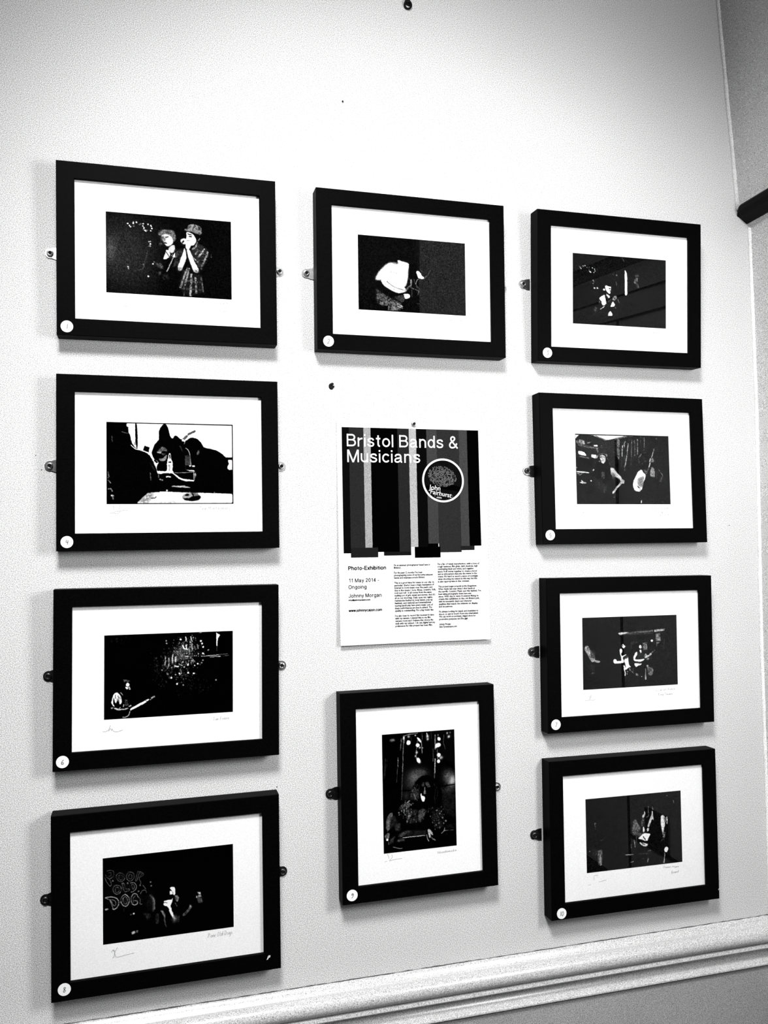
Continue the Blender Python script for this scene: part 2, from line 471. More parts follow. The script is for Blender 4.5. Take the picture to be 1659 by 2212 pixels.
  ('P',0.01,1.3,0,[(-1,2),(155,2),(156,36),(169,38),(170,80),(181,100),(190,148),(206,188),(235,215),(274,221),(332,258),(358,288),(383,370),(402,438),(420,561),(316,568),(224,656),(-1,659)]),
  ('P',0.01,1.3,0,[(221,8),(234,7),(241,113),(240,211),(232,212),(222,154)]),
  ('P',0.7,2.7,0.3,[(213,154),(224,161),(223,188),(212,185)]),
  ('L',0.98,1.3,0,6.1,[(190,185),(219,216),(274,225),(332,255),(354,295)]),
  ('P',0.01,1.3,0,[(294,187),(334,200),(326,241),(280,224)]),
  ('P',0.98,1.3,0,[(335,248),(351,268),(361,295),(404,298),(403,322),(387,356),(370,343),(361,316),(345,275)]),
  ('P',0.01,1.3,0,[(371,298),(397,319),(387,329),(364,309)]),
  ('P',0.01,1.3,0,[(436,8),(466,9),(482,47),(488,81),(498,115),(518,128),(528,99),(548,102),(571,128),(598,131),(610,168),(615,382),(688,396),(687,465),(561,438),(515,397),(386,391),(387,356),(403,315),(371,302),(345,248),(372,172),(389,155),(405,137),(406,62)]),
  ('P',0.45,4.0,0.3,[(411,212),(434,188),(467,212),(470,239),(437,267),(424,240),(388,233)]),
  ('P',0.75,2.7,0,[(388,237),(424,233),(421,247),(398,247)]),
  ('P',0.6,2.7,0.2,[(404,288),(430,294),(470,253),(463,301),(436,315),(410,305)]),
  ('E',0.02,2.7,0,450,239,23.8,11.0),
  ('L',0.3,2.0,0,17.5,[(641,88),(689,63)]),
  ('L',0.35,2.0,0,20.2,[(601,131),(625,106)]),
  ('E',1,2.0,0,597,138,9.9,9.6),
  ('L',0.4,2.0,0,5.4,[(625,109),(645,88)]),
  ('L',0.6,2.0,0,4.7,[(604,168),(617,141)]),
  ('P',0.01,1.3,0,[(604,175),(617,141),(665,110),(712,125),(745,159),(761,194),(866,217),(914,248),(961,296),(967,338),(950,352),(957,380),(995,373),(995,574),(666,565),(677,465),(701,423),(688,382),(615,382),(610,217)]),
  ('P',0.01,1.3,0,[(934,274),(997,273),(997,296),(954,296)]),
  ('P',0.98,1.3,0,[(954,300),(992,297),(991,369),(964,376),(950,352),(969,334)]),
  ('L',0.9,2.0,0.2,5.4,[(617,203),(637,213),(650,251),(659,347)]),
  ('P',0.28,2.7,0.3,[(613,265),(656,258),(655,347),(612,341)]),
  ('P',0.4,2.7,0.4,[(726,239),(721,249),(715,255),(710,256),(706,251),(706,243),(708,233),(713,223),(719,217),(724,216),(728,221),(728,229)]),
  ('D',0.98,2.0,0,6.1,[(650,347),(683,349),(674,349)]),
  ('P',0.25,2.7,0.5,[(564,183),(577,186),(603,251)]),
  ('P',0.01,1.3,0,[(396,411),(692,392),(706,570),(342,553),(395,466)]),
  ('P',0.97,1.3,0,[(482,246),(497,246),(501,294),(514,321),(511,393),(525,400),(508,410),(449,407),(409,418),(393,391),(468,394),(468,315),(478,287)]),
  ('P',0.02,1.3,0,[(485,256),(494,256),(496,287),(488,294)]),
  ('P',0.02,2.0,0,[(479,315),(501,311),(501,325),(479,325)]),
  ('P',0.6,2.7,0.4,[(479,339),(494,335),(494,393),(482,390)]),
  ('P',0.97,1.3,0,[(515,400),(541,424),(581,451),(681,465),(681,475),(607,471),(561,455),(528,424),(508,407)]),
  ('L',0.8,1.3,0,2.7,[(528,405),(680,399)]),
  ('L',0.9,1.3,0,4.0,[(680,399),(681,468)]),
  ('P',0.7,2.7,0.3,[(683,406),(700,416),(686,465)]),
  ('E',0.95,1.3,0,478,439,19.9,8.2),
  ('E',0.02,1.3,0,478,446,14.6,5.5),
  ('D',0.7,2.0,0,6.1,[(430,464),(416,460)]),
  ('P',0.85,2.0,0.1,[(494,517),(520,510),(580,512),(607,505),(620,517),(660,524),(633,527),(580,524)]),
  ('P',0.9,1.3,0,[(460,541),(475,541),(472,558),(460,557)]),
  ('P',0.02,3.4,0,[(586,603),(605,630),(672,637),(726,624),(740,603),(720,582),(673,568),(606,575)]),
  ('P',0.75,2.0,0.2,[(592,582),(646,561),(673,593),(639,610),(595,613)]),
  ('P',0.02,2.0,0,[(644,582),(642,587),(636,591),(627,594),(618,594),(610,593),(607,589),(609,584),(615,580),(624,577),(634,577),(641,579)]),
  ('P',0.5,2.0,0.5,[(673,572),(713,565),(720,589),(679,596)]),
  ('D',0.5,2.0,0,5.4,[(845,567)]),
  ('L',0.5,2.0,0.5,6.1,[(337,405),(342,466)]),
  ('L',0.5,2.0,0.5,6.1,[(402,418),(402,445)]),
  ('L',0.5,2.0,0.6,9.4,[(8,386),(20,440),(11,447)]),
  ('L',0.6,2.0,0.4,8.1,[(14,467),(30,487)]),
  ('L',0.6,2.7,0.4,9.4,[(13,538),(32,534),(45,555)]),
  ('L',0.95,2.0,0.2,12.1,[(38,590),(51,592)]),
  ('L',0.6,2.0,0.4,9.4,[(48,602),(51,619)]),
  ('L',0.3,2.7,0.6,9.4,[(43,116),(46,157)]),
  ('L',0.5,2.0,0.3,4.0,[(117,78),(165,90)]),
  ('L',0.18,2.0,0.5,5.4,[(338,330),(370,384)]),
  ('L',0.25,2.0,0.5,4.0,[(348,302),(377,357)]),
  ('L',0,0.7,0,10.1,[(-1,4),(999,5)]),
  ('L',0,0.7,0,10.1,[(996,1),(996,659)]),
  ('L',0,0.7,0,9.4,[(1,656),(1001,657)]),
  ('L',0,0.7,0,12.1,[(3,2),(3,659)]),
]),
5: (0.05, 0.14, [
  ('E',0.12,97.7,0,280,126,343.6,185.1),
  ('P',0.98,2.0,0,[(1,8),(49,9),(15,33),(4,46)]),
  ('P',0.98,2.0,0,[(143,8),(558,9),(489,21),(420,36),(344,53),(324,49),(230,20)]),
  ('L',0.5,3.3,0.5,13.0,[(216,20),(270,37),(323,55)]),
  ('L',0.5,3.3,0.6,14.3,[(419,41),(523,17),(600,9)]),
  ('P',0.6,3.9,0.7,[(7,70),(34,51),(74,57),(100,74),(106,99),(59,106),(13,88)]),
  ('P',0.8,2.6,0.3,[(74,57),(90,65),(103,93),(83,99)]),
  ('P',0.6,2.6,0.4,[(123,89),(140,74),(167,76),(147,89)]),
  ('P',0.01,2.6,0,[(130,92),(170,82),(173,113),(133,110)]),
  ('P',0.98,1.3,0,[(192,103),(232,103),(233,118),(196,116)]),
  ('P',0.42,2.6,0.5,[(26,97),(113,108),(240,130),(233,142),(145,132),(32,112)]),
  ('L',0.6,2.0,0.4,7.8,[(230,127),(232,170)]),
  ('L',0.6,2.0,0.3,6.5,[(218,127),(220,152)]),
  ('D',0.4,2.0,0,5.9,[(274,107),(277,126)]),
  ('P',0.98,1.3,0,[(28,161),(81,168),(104,184),(115,208),(76,203),(27,191)]),
  ('P',0.98,1.3,0,[(165,191),(214,196),(211,227),(164,219)]),
  ('L',0.9,1.3,0,7.8,[(224,204),(220,225)]),
  ('L',0.55,2.6,0.5,7.8,[(43,213),(136,228)]),
  ('P',0.01,7.8,0,[(15,234),(209,238),(160,312),(159,342),(12,337)]),
  ('P',0.95,2.0,0,[(5,350),(65,354),(141,362),(138,368),(65,366),(5,358)]),
  ('P',0.55,2.6,0.5,[(5,362),(31,362),(37,380),(8,380)]),
  ('L',0.4,2.6,0.5,9.1,[(37,389),(64,373)]),
  ('P',0.9,2.0,0.1,[(49,434),(62,434),(69,449),(105,455),(102,464),(65,467),(28,457),(55,449)]),
  ('D',0.6,2.0,0,5.9,[(8,318)]),
  ('D',1,2.0,0,6.5,[(154,440),(249,288)]),
  ('P',0.55,3.3,0.5,[(440,40),(467,43),(461,185),(465,216),(440,247),(435,155)]),
  ('P',0.01,16.3,0,[(407,204),(438,210),(465,309),(463,370),(404,309)]),
  ('L',0.8,3.3,0.3,9.1,[(496,104),(491,154),(488,203)]),
  ('L',0.7,3.3,0.4,8.5,[(525,63),(517,91),(516,122)]),
  ('L',0.75,3.3,0.4,10.4,[(559,84),(547,147),(537,215),(525,271),(514,302)]),
  ('L',0.6,3.3,0.5,5.9,[(597,46),(592,121),(589,208)]),
  ('L',0.5,3.3,0.6,9.1,[(628,46),(629,121),(624,195)]),
  ('L',0.65,3.3,0.5,9.8,[(660,39),(659,108),(655,182)]),
  ('L',0.4,3.3,0.6,6.5,[(694,13),(693,82)]),
  ('L',0.45,3.3,0.6,9.1,[(732,25),(733,88),(726,144)]),
  ('L',0.35,3.9,0.6,13.0,[(514,302),(512,339)]),
  ('L',0.28,3.9,0.6,7.8,[(589,208),(583,283)]),
  ('L',0.25,3.9,0.6,7.8,[(486,216),(482,308)]),
  ('L',0.3,3.3,0.6,6.5,[(514,184),(512,246)]),
  ('P',0.01,6.5,0,[(231,188),(279,169),(333,187),(370,285),(374,371),(365,432),(168,482),(171,373),(207,311),(229,250)]),
  ('P',0.5,3.3,0.4,[(224,213),(245,185),(292,174),(329,190),(332,212),(305,190),(272,185),(244,204),(226,225)]),
  ('P',0.7,2.6,0,[(316,187),(331,190),(332,209),(322,206)]),
  ('P',0.85,2.6,0,[(254,200),(278,191),(308,206),(314,236),(307,261),(286,277),(269,271),(263,249),(253,231)]),
  ('E',0.08,2.6,0,264,216,11.0,7.4),
  ('E',0.3,2.6,0,294,215,9.6,3.7),
  ('L',0.2,2.0,0,3.9,[(277,246),(294,243)]),
  ('L',0.4,2.0,0,5.2,[(279,215),(277,237)]),
  ('L',0.1,2.0,0,6.5,[(246,250),(270,252)]),
  ('E',0.6,2.0,0,249,256,11.0,6.2),
  ('L',0.35,3.3,0.6,7.8,[(322,212),(344,248),(360,291)]),
  ('P',0.9,2.6,0,[(171,342),(186,328),(193,336),(179,349)]),
  ('P',0.3,4.6,0.5,[(259,353),(297,353),(302,408),(284,427),(264,409)]),
  ('P',0.85,4.6,0.15,[(359,310),(396,318),(436,370),(476,401),(481,419),(454,426),(428,407),(394,395),(367,383)]),
  ('P',0.4,7.8,0.5,[(368,359),(408,371),(421,414),(379,420)]),
  ('P',0.85,3.3,0.2,[(455,413),(508,429),(505,462),(481,463),(431,506),(388,561),(371,561),(372,546),(432,481),(467,450)]),
  ('L',0.45,3.3,0.4,9.1,[(301,497),(287,549)]),
  ('P',0.12,13.0,0.5,[(177,397),(257,433),(336,494),(307,543),(188,494)]),
  ('D',0.5,2.0,0,4.6,[(394,592)]),
  ('P',0.01,5.2,0,[(684,182),(747,169),(775,193),(756,318),(700,319),(688,269),(661,244)]),
  ('L',0.45,3.9,0.5,14.3,[(695,182),(669,213)]),
  ('L',0.3,3.9,0.6,11.7,[(668,232),(670,269)]),
  ('P',0.25,5.2,0.5,[(704,207),(732,200),(738,231),(710,231)]),
  ('P',0.35,3.9,0.4,[(713,250),(731,237),(755,243),(751,256),(723,262)]),
  ('E',0.5,2.6,0,703,272,4.8,7.4),
  ('L',0.3,2.6,0.5,7.8,[(726,169),(748,162)]),
  ('P',0.95,2.6,0,[(657,344),(703,325),(706,356),(740,374),(732,412),(709,449),(693,517),(679,524),(659,493),(639,480),(652,505),(679,514),(678,539),(616,536),(593,487),(602,437),(628,394)]),
  ('P',0.5,9.1,0.15,[(666,406),(718,387),(701,493),(676,499),(646,468),(644,431)]),
  ('P',0.6,7.8,0.5,[(714,331),(755,337),(747,374)]),
  ('L',0.15,2.0,0,3.3,[(652,502),(673,496)]),
  ('L',0.1,2.0,0,3.3,[(668,517),(670,536)]),
  ('P',0.3,3.3,0.3,[(599,511),(616,530),(637,530),(616,536)]),
  ('L',0.9,2.0,0,9.1,[(789,265),(774,305)]),
  ('L',0.5,2.0,0.3,7.8,[(774,305),(755,349)]),
  ('L',0.85,2.0,0,5.9,[(825,161),(808,211)]),
  ('L',0.6,2.0,0.4,10.4,[(837,130),(825,158)]),
  ('P',0.65,3.3,0.4,[(784,224),(823,217),(832,242),(814,260),(778,256)]),
  ('L',0.9,2.0,0,5.2,[(781,255),(795,221)]),
  ('P',0.65,2.6,0.3,[(802,302),(820,299),(838,336),(837,402),(802,399),(782,380),(790,336)]),
  ('L',0.55,2.6,0.4,7.8,[(872,317),(902,354),(919,379)]),
  ('L',0.3,3.3,0.6,16.9,[(919,392),(892,442)]),
  ('L',0.2,3.9,0.6,9.1,[(854,336),(858,411)]),
  ('D',0.6,2.0,0,5.2,[(865,29)]),
  ('P',0.95,2.0,0,[(679,623),(689,620),(682,650),(673,650)]),
  ('L',0,0.7,0,11.7,[(-1,6),(1000,3)]),
  ('L',0,0.7,0,5.2,[(-2,657),(1001,657)]),
]),
6: (0.006, 0.006, [
  ('S',0.5,1.3,0,150,4.7,492,1,770,280,3),
  ('S',0.9,1.3,0,120,6.0,512,63,677,276,4),
  ('S',0.95,1.3,0,45,6.0,584,25,770,267,5),
  ('S',0.3,1.3,0,120,6.6,395,126,591,366,6),
  ('S',0.35,1.3,0,60,6.0,473,251,737,429,8),
  ('S',0.16,1.3,0,60,6.0,330,156,526,444,9),
  ('S',0.12,1.3,0,50,6.6,513,335,872,534,10),
  ('S',0.1,1.3,0,14,6.6,6,1,221,77,11),
  ('E',0.35,19.9,0.8,597,169,78.2,61.0),
  ('E',0.3,13.3,0.7,591,203,39.1,40.6),
  ('L',0.95,1.3,0.3,9.3,[(602,101),(610,129),(640,137)]),
  ('L',0.95,1.3,0,8.0,[(629,102),(630,130)]),
  ('L',0.9,1.3,0.3,6.6,[(673,98),(675,132)]),
  ('L',0.9,1.3,0,8.0,[(666,36),(670,63)]),
  ('L',0.9,1.3,0,8.0,[(625,37),(627,68)]),
  ('E',0.95,1.3,0,584,54,9.1,6.1),
  ('L',0.9,1.3,0.3,6.6,[(465,190),(468,224),(463,251)]),
  ('L',0.85,1.3,0.4,8.0,[(494,198),(493,252),(483,279)]),
  ('L',0.9,1.3,0.4,9.3,[(525,173),(519,199),(522,240)]),
  ('L',0.9,1.3,0.3,13.3,[(545,197),(545,228)]),
  ('L',0.95,1.3,0,9.3,[(539,265),(565,270)]),
  ('L',0.9,1.3,0.2,8.0,[(571,250),(598,265)]),
  ('L',0.9,1.3,0.3,9.3,[(621,191),(644,192)]),
  ('D',0.95,2.0,0,7.3,[(760,174),(753,94),(763,122),(743,73),(644,323),(687,331),(575,325),(641,260),(720,256),(513,356),(556,409)]),
  ('D',0.7,2.0,0,6.0,[(760,228),(750,249),(667,244),(690,235),(472,61),(476,82),(605,420),(545,333),(438,293),(483,326),(865,392),(804,148)]),
  ('L',0.7,1.3,0,5.3,[(716,100),(723,134)]),
  ('L',0.7,1.3,0.3,6.0,[(585,291),(591,326),(575,342)]),
  ('P',0.95,1.3,0,[(867,6),(874,17),(901,28),(888,45),(876,72),(876,120),(867,120)]),
  ('L',0.4,1.3,0.4,4.0,[(871,127),(871,155)]),
  ('L',0.9,1.3,0.2,5.3,[(751,197),(857,192),(891,190)]),
  ('L',0.9,1.3,0,4.0,[(817,206),(899,203)]),
  ('L',0.5,1.3,0.4,4.0,[(891,189),(959,185)]),
  ('L',0.5,1.3,0.4,4.0,[(918,202),(966,197)]),
  ('L',0.6,1.3,0,4.0,[(733,6),(750,5)]),
  ('L',0.4,1.3,0.6,4.0,[(989,8),(991,35)]),
  ('P',0.55,2.7,0.4,[(143,353),(172,357),(197,367),(178,373),(149,371)]),
  ('P',0.98,1.3,0,[(172,377),(189,384),(192,400),(184,410),(164,405),(164,389)]),
  ('P',0.98,1.3,0,[(160,410),(181,413),(183,427),(172,431),(162,419)]),
  ('D',0.95,2.0,0,5.3,[(194,429),(190,417)]),
  ('P',0.95,1.3,0,[(97,446),(116,466),(131,493),(134,520),(128,543),(114,545),(117,526),(103,518),(100,491),(95,524),(87,540),(78,510),(74,483),(68,516),(70,543),(81,560),(75,563),(59,542),(55,522),(64,482),(77,457)]),
  ('L',0.02,1.3,0,5.3,[(84,470),(87,497)]),
  ('L',0.02,1.3,0,5.3,[(106,478),(112,519)]),
  ('L',0.1,1.3,0,4.0,[(117,486),(122,506)]),
  ('L',0.7,1.3,0,6.0,[(125,454),(139,473)]),
  ('P',0.38,1.3,0.6,[(153,511),(175,510),(185,557),(160,562)]),
  ('L',0.9,1.3,0,5.3,[(144,564),(150,548)]),
  ('L',0.9,1.3,0,4.7,[(121,569),(110,582)]),
  ('E',0.8,1.3,0.3,61,570,9.1,6.8),
  ('P',0.9,1.3,0.1,[(75,569),(110,580),(154,583),(179,573),(185,577),(166,590),(103,591),(78,583)]),
  ('P',0.98,1.3,0,[(195,601),(201,578),(223,569),(268,546),(306,528),(338,513),(343,524),(306,548),(223,589)]),
  ('L',0.9,1.3,0,8.0,[(190,564),(203,559)]),
  ('P',0.95,1.3,0.2,[(354,504),(383,491),(387,503),(358,516)]),
  ('D',0.8,2.0,0,4.0,[(352,520)]),
  ('L',0.02,1.3,0,2.7,[(306,525),(338,540)]),
  ('L',0.85,2.0,0.1,6.0,[(195,604),(186,637),(160,648),(141,647)]),
]),
7: (0.04, 0.16, [
  ('P',0.75,5.1,0.35,[(25,259),(55,255),(84,303),(120,340),(132,388),(102,409),(85,404),(56,349),(21,295)]),
  ('L',0.15,2.6,0.3,5.1,[(97,309),(123,352),(125,388)]),
  ('P',0.8,3.2,0.3,[(89,386),(129,391),(185,405),(168,419),(128,409),(92,409)]),
  ('E',0.2,6.4,0.5,106,340,27.2,36.1),
  ('P',0.35,3.8,0.5,[(86,511),(116,497),(119,512),(92,523)]),
  ('E',0.2,12.8,0.7,94,464,34.0,36.1),
  ('P',0.9,3.2,0.2,[(369,151),(403,147),(475,145),(478,157),(437,164),(396,172),(379,166)]),
  ('L',0.45,4.5,0.5,16.6,[(478,159),(574,150),(670,149),(739,142)]),
  ('P',0.85,3.2,0.3,[(756,135),(870,126),(865,145),(756,157)]),
  ('L',0.25,5.1,0.7,10.2,[(416,169),(738,165)]),
  ('L',0.02,1.3,0,10.2,[(746,132),(749,165)]),
  ('P',0.6,2.6,0.4,[(769,169),(818,168),(823,241),(771,240)]),
  ('P',0.55,2.6,0.4,[(774,251),(815,250),(784,270),(776,294)]),
  ('P',0.55,2.6,0.4,[(626,252),(675,249),(678,320),(634,319)]),
  ('P',0.2,4.5,0.7,[(500,241),(578,235),(581,253),(530,260),(515,308),(495,307)]),
  ('L',0.3,1.9,0.4,3.8,[(558,234),(578,256)]),
  ('E',1,1.9,0,727,236,11.6,10.8),
  ('L',0.25,2.6,0.7,6.4,[(832,278),(859,309),(861,218)]),
  ('P',0.01,3.8,0,[(509,260),(585,250),(590,311),(562,340),(521,320)]),
  ('P',0.96,1.9,0,[(409,256),(431,257),(441,275),(441,287),(427,298),(408,280)]),
  ('E',0.02,1.3,0,431,261,5.4,6.0),
  ('E',1,1.3,0,445,280,6.1,4.8),
  ('L',0.02,1.3,0,6.4,[(394,237),(411,256),(417,274)]),
  ('L',0.35,2.6,0.6,7.7,[(388,243),(394,267)]),
  ('P',0.97,1.9,0,[(393,294),(412,304),(409,334),(399,339),(401,366),(453,351),(456,355),(411,382),(424,400),(427,430),(396,434),(322,433),(313,408),(323,390),(353,397),(350,412),(397,411),(401,399),(385,333),(383,309)]),
  ('P',0.02,1.3,0,[(407,340),(439,335),(453,349),(412,367)]),
  ('P',0.35,2.6,0.4,[(418,388),(459,369),(465,384),(428,400)]),
  ('P',0.97,1.9,0,[(428,400),(472,384),(469,372),(459,363),(472,372),(473,396),(481,457),(497,463),(497,475),(477,475),(442,500),(432,485),(413,448),(440,461),(430,431)]),
  ('L',0.2,1.9,0,7.7,[(434,431),(443,467)]),
  ('L',0.95,1.9,0,9.0,[(428,478),(440,527),(436,548)]),
  ('D',0.8,1.9,0,5.1,[(458,534),(462,513)]),
  ('L',0.9,1.9,0.2,5.8,[(483,481),(493,508)]),
  ('L',0.7,1.9,0.5,6.4,[(503,506),(518,524)]),
  ('P',0.97,1.9,0,[(595,269),(611,275),(618,294),(607,308),(587,293)]),
  ('E',0.02,1.3,0,608,287,4.1,3.0),
  ('P',0.95,1.9,0,[(600,314),(614,318),(613,342),(603,348),(593,323)]),
  ('P',0.97,1.9,0,[(559,331),(572,334),(568,364),(543,393),(553,406),(615,405),(649,401),(642,409),(614,429),(560,423),(536,417),(523,392),(538,357)]),
  ('P',0.95,1.9,0.15,[(536,435),(600,444),(617,439),(607,459),(572,464),(555,475),(538,459)]),
  ('L',0.02,1.3,0,6.4,[(539,426),(600,438),(642,427)]),
  ('E',0.95,1.9,0,555,461,9.5,8.4),
  ('P',0.85,2.6,0.3,[(643,361),(664,350),(671,374),(698,363),(706,352),(723,346),(719,370),(677,390),(649,404)]),
  ('L',0.5,2.6,0.6,10.2,[(723,346),(755,326)]),
  ('P',0.6,2.6,0.5,[(696,398),(696,403),(692,409),(685,414),(677,416),(669,415),(664,412),(664,407),(668,401),(675,396),(683,394),(691,394)]),
  ('L',0.3,3.2,0.6,7.7,[(705,388),(731,419)]),
  ('P',0.2,6.4,0.7,[(569,346),(637,343),(643,397),(574,395)]),
  ('P',0.5,3.8,0.4,[(668,465),(696,454),(729,492),(742,522),(721,561),(686,562),(674,507)]),
  ('P',0.8,1.9,0,[(665,462),(682,459),(682,477),(668,474)]),
  ('P',0.02,2.6,0,[(713,465),(718,473),(719,481),(715,487),(708,488),(699,486),(692,480),(687,471),(686,463),(689,458),(697,456),(705,459)]),
  ('L',0.8,1.9,0.2,7.7,[(654,494),(655,585)]),
  ('L',0.8,1.9,0.3,14.1,[(652,554),(653,591)]),
  ('P',0.6,3.2,0.4,[(543,534),(577,539),(577,560),(550,553)]),
  ('D',0.7,1.9,0,5.1,[(612,565)]),
  ('L',0.45,2.6,0.5,5.1,[(521,482),(523,531)]),
]),
8: (0.004, 0.004, [
  ('L',0.45,2.0,0,4.0,[(16,152),(45,219),(71,213),(45,156)]),
  ('L',0.38,2.0,0,4.0,[(32,101),(65,95),(84,114),(81,147),(55,164),(32,154),(19,126)]),
  ('L',0.34,2.0,0,4.0,[(42,116),(65,115),(61,141),(45,143)]),
  ('L',0.51,2.0,0,4.0,[(123,126),(149,132),(164,161),(159,187),(136,198),(110,181),(98,156),(104,133),(123,126)]),
  ('L',0.41,2.0,0,4.0,[(130,140),(146,149),(152,170),(136,184),(120,176),(117,152),(130,140)]),
  ('L',0.49,2.0,0,4.0,[(195,127),(225,135),(236,164),(224,192),(198,201),(179,180),(172,152),(195,127)]),
  ('L',0.41,2.0,0,4.0,[(198,142),(216,151),(218,175),(201,186),(188,168),(198,142)]),
  ('L',0.46,2.0,0,4.0,[(261,130),(241,201),(254,206),(274,138)]),
  ('L',0.41,2.0,0,4.0,[(261,130),(310,149),(294,174),(267,178),(287,227),(274,239)]),
  ('L',0.34,2.0,0,4.0,[(274,145),(294,154),(280,166)]),
  ('L',0.68,2.0,0,4.7,[(103,217),(130,226),(139,252),(129,281),(103,289),(81,274),(74,243),(84,222),(103,217)]),
  ('L',0.57,2.0,0,4.0,[(107,232),(122,246),(120,269),(103,276),(90,259),(94,236),(107,232)]),
  ('L',0.68,2.0,0,4.7,[(143,209),(156,207),(169,259),(198,256),(200,268),(159,283),(143,209)]),
  ('L',0.68,2.0,0,4.7,[(205,213),(234,212),(251,236),(249,263),(228,281),(211,285)]),
  ('L',0.57,2.0,0,4.0,[(215,225),(231,228),(237,251),(221,269),(215,225)]),
  ('L',0.84,2.0,0,6.0,[(18,303),(64,299),(107,318),(121,353),(110,385),(84,403),(71,393)]),
  ('L',0.68,2.0,0,4.7,[(18,303),(51,324),(77,394)]),
  ('L',0.68,2.0,0,4.7,[(55,324),(87,329),(100,357),(84,382),(55,324)]),
  ('L',0.84,2.0,0,5.4,[(165,295),(191,316),(198,350),(185,382),(162,389),(139,369),(131,334),(142,306),(165,295)]),
  ('L',0.68,2.0,0,4.7,[(165,312),(182,331),(182,361),(165,373),(149,354),(149,323),(165,312)]),
  ('L',0.81,2.0,0,5.4,[(264,332),(254,304),(228,294),(211,318),(209,358),(224,387),(254,385),(260,358),(234,352)]),
  ('L',0.61,2.0,0,4.0,[(241,315),(224,333),(227,368)]),
  ('L',0.54,2.0,0,4.0,[(267,332),(280,348),(273,387),(290,389)]),
  ('L',0.47,2.0,0,4.0,[(280,307),(293,282),(320,279),(326,300)]),
  ('E',0.12,16.8,0.8,162,345,132.6,40.7),
  ('E',0.09,13.4,0.8,143,249,119.4,40.7),
  ('E',0.08,13.4,0.8,156,150,132.6,40.7),
  ('P',0.85,2.7,0.2,[(16,387),(41,386),(41,397),(17,399)]),
  ('D',0.5,2.0,0,6.0,[(74,181),(185,211),(277,240),(356,223),(361,254),(264,285)]),
  ('L',0.41,2.0,0.5,6.0,[(300,242),(320,272)]),
  ('D',0.85,2.0,0,6.7,[(229,451)]),
  ('D',0.4,2.0,0,6.0,[(209,456)]),
  ('P',0.85,2.7,0.3,[(211,590),(237,584),(242,605),(214,611)]),
  ('P',0.5,2.7,0.4,[(244,585),(263,581),(260,600),(244,599)]),
  ('P',0.45,6.7,0.3,[(340,318),(366,325),(387,355),(391,396),(384,449),(369,458),(373,401),(363,345)]),
  ('L',0.6,4.7,0.3,9.4,[(369,343),(385,375),(385,436)]),
  ('E',0.12,13.4,0.8,353,378,33.2,61.1),
  ('P',0.2,8.0,0.6,[(300,458),(333,517),(359,480),(339,464)]),
  ('L',0.2,5.4,0.6,26.8,[(406,486),(406,540)]),
  ('P',0.98,1.3,0,[(499,289),(519,281),(539,284),(546,308),(543,349),(529,347),(526,319),(513,304)]),
  ('P',0.97,1.3,0,[(505,310),(523,316),(526,340),(503,342)]),
  ('E',0.02,1.3,0,506,357,14.6,13.6),
  ('P',0.97,1.3,0,[(452,384),(493,379),(519,380),(529,361),(519,407),(506,425),(519,468),(546,540),(526,530),(502,479),(486,429),(459,422),(451,401),(466,400)]),
  ('L',0.05,1.3,0,4.0,[(452,394),(482,402)]),
  ('P',0.7,2.7,0.2,[(533,354),(560,351),(576,370),(566,403),(549,401),(560,371)]),
  ('P',0.4,4.0,0.3,[(539,362),(560,365),(549,397)]),
  ('L',0.5,3.4,0.4,6.7,[(543,410),(559,439)]),
  ('E',0.6,10.1,0.4,539,532,19.9,27.1),
  ('P',0.75,3.4,0.3,[(432,456),(449,455),(466,488),(466,528),(449,492)]),
  ('L',0.35,4.0,0.6,9.4,[(459,521),(472,584)]),
  ('L',0.2,5.4,0.6,17.4,[(570,522),(566,556)]),
  ('L',0.42,4.7,0.4,20.1,[(610,511),(647,479),(664,454)]),
  ('E',0.85,2.7,0,659,449,6.6,9.5),
  ('P',0.85,2.7,0.15,[(715,346),(741,351),(745,389),(722,386),(725,366)]),
  ('P',0.8,2.7,0,[(705,377),(716,375),(715,395),(705,391)]),
  ('P',0.4,5.4,0.5,[(715,392),(752,390),(756,432),(728,435),(715,413)]),
  ('L',0.02,2.0,0,5.4,[(711,364),(739,373)]),
  ('L',0.15,3.4,0.5,8.0,[(155,405),(155,425)]),
]),
9: (0.008, 0.008, [
  ('E',0.35,49.8,0.2,301,412,97.5,90.7),
  ('E',0.42,27.7,0.3,284,373,45.9,48.0),
  ('E',0.35,33.2,0.3,348,346,51.6,32.0),
  ('E',0.95,33.2,0.1,626,439,40.2,58.7),
  ('E',0.4,33.2,0.4,586,403,45.9,64.0),
  ('E',0.28,38.7,0.5,595,523,68.8,42.7),
  ('E',0.15,38.7,0.5,212,532,45.9,42.7),
  ('P',0.004,6.6,0,[(527,161),(661,214),(658,344),(536,291)]),
  ('L',0.0,2.2,0,10.0,[(520,481),(652,475)]),
  ('L',0,2.8,0,14.4,[(170,489),(265,491)]),
  ('P',0.1,22.1,0.5,[(530,528),(659,523),(659,765),(544,701)]),
  ('P',0.004,3.3,0,[(3,4),(174,16),(161,692),(-3,702)]),
  ('L',0.6,2.2,0.3,12.2,[(196,28),(195,82)]),
  ('L',0.5,2.2,0.4,7.7,[(194,82),(188,146),(183,242),(179,327)]),
  ('L',0.35,2.2,0.5,5.5,[(179,327),(171,481),(166,560)]),
  ('L',0.45,1.7,0.5,7.7,[(173,48),(169,96),(163,144)]),
  ('L',0.6,1.7,0.4,5.5,[(140,206),(140,286)]),
  ('L',0.35,1.7,0.6,4.4,[(134,291),(126,413)]),
  ('L',0.2,2.2,0.5,10.0,[(30,208),(23,293),(16,367)]),
  ('L',0.25,2.2,0.6,2.8,[(45,210),(35,283)]),
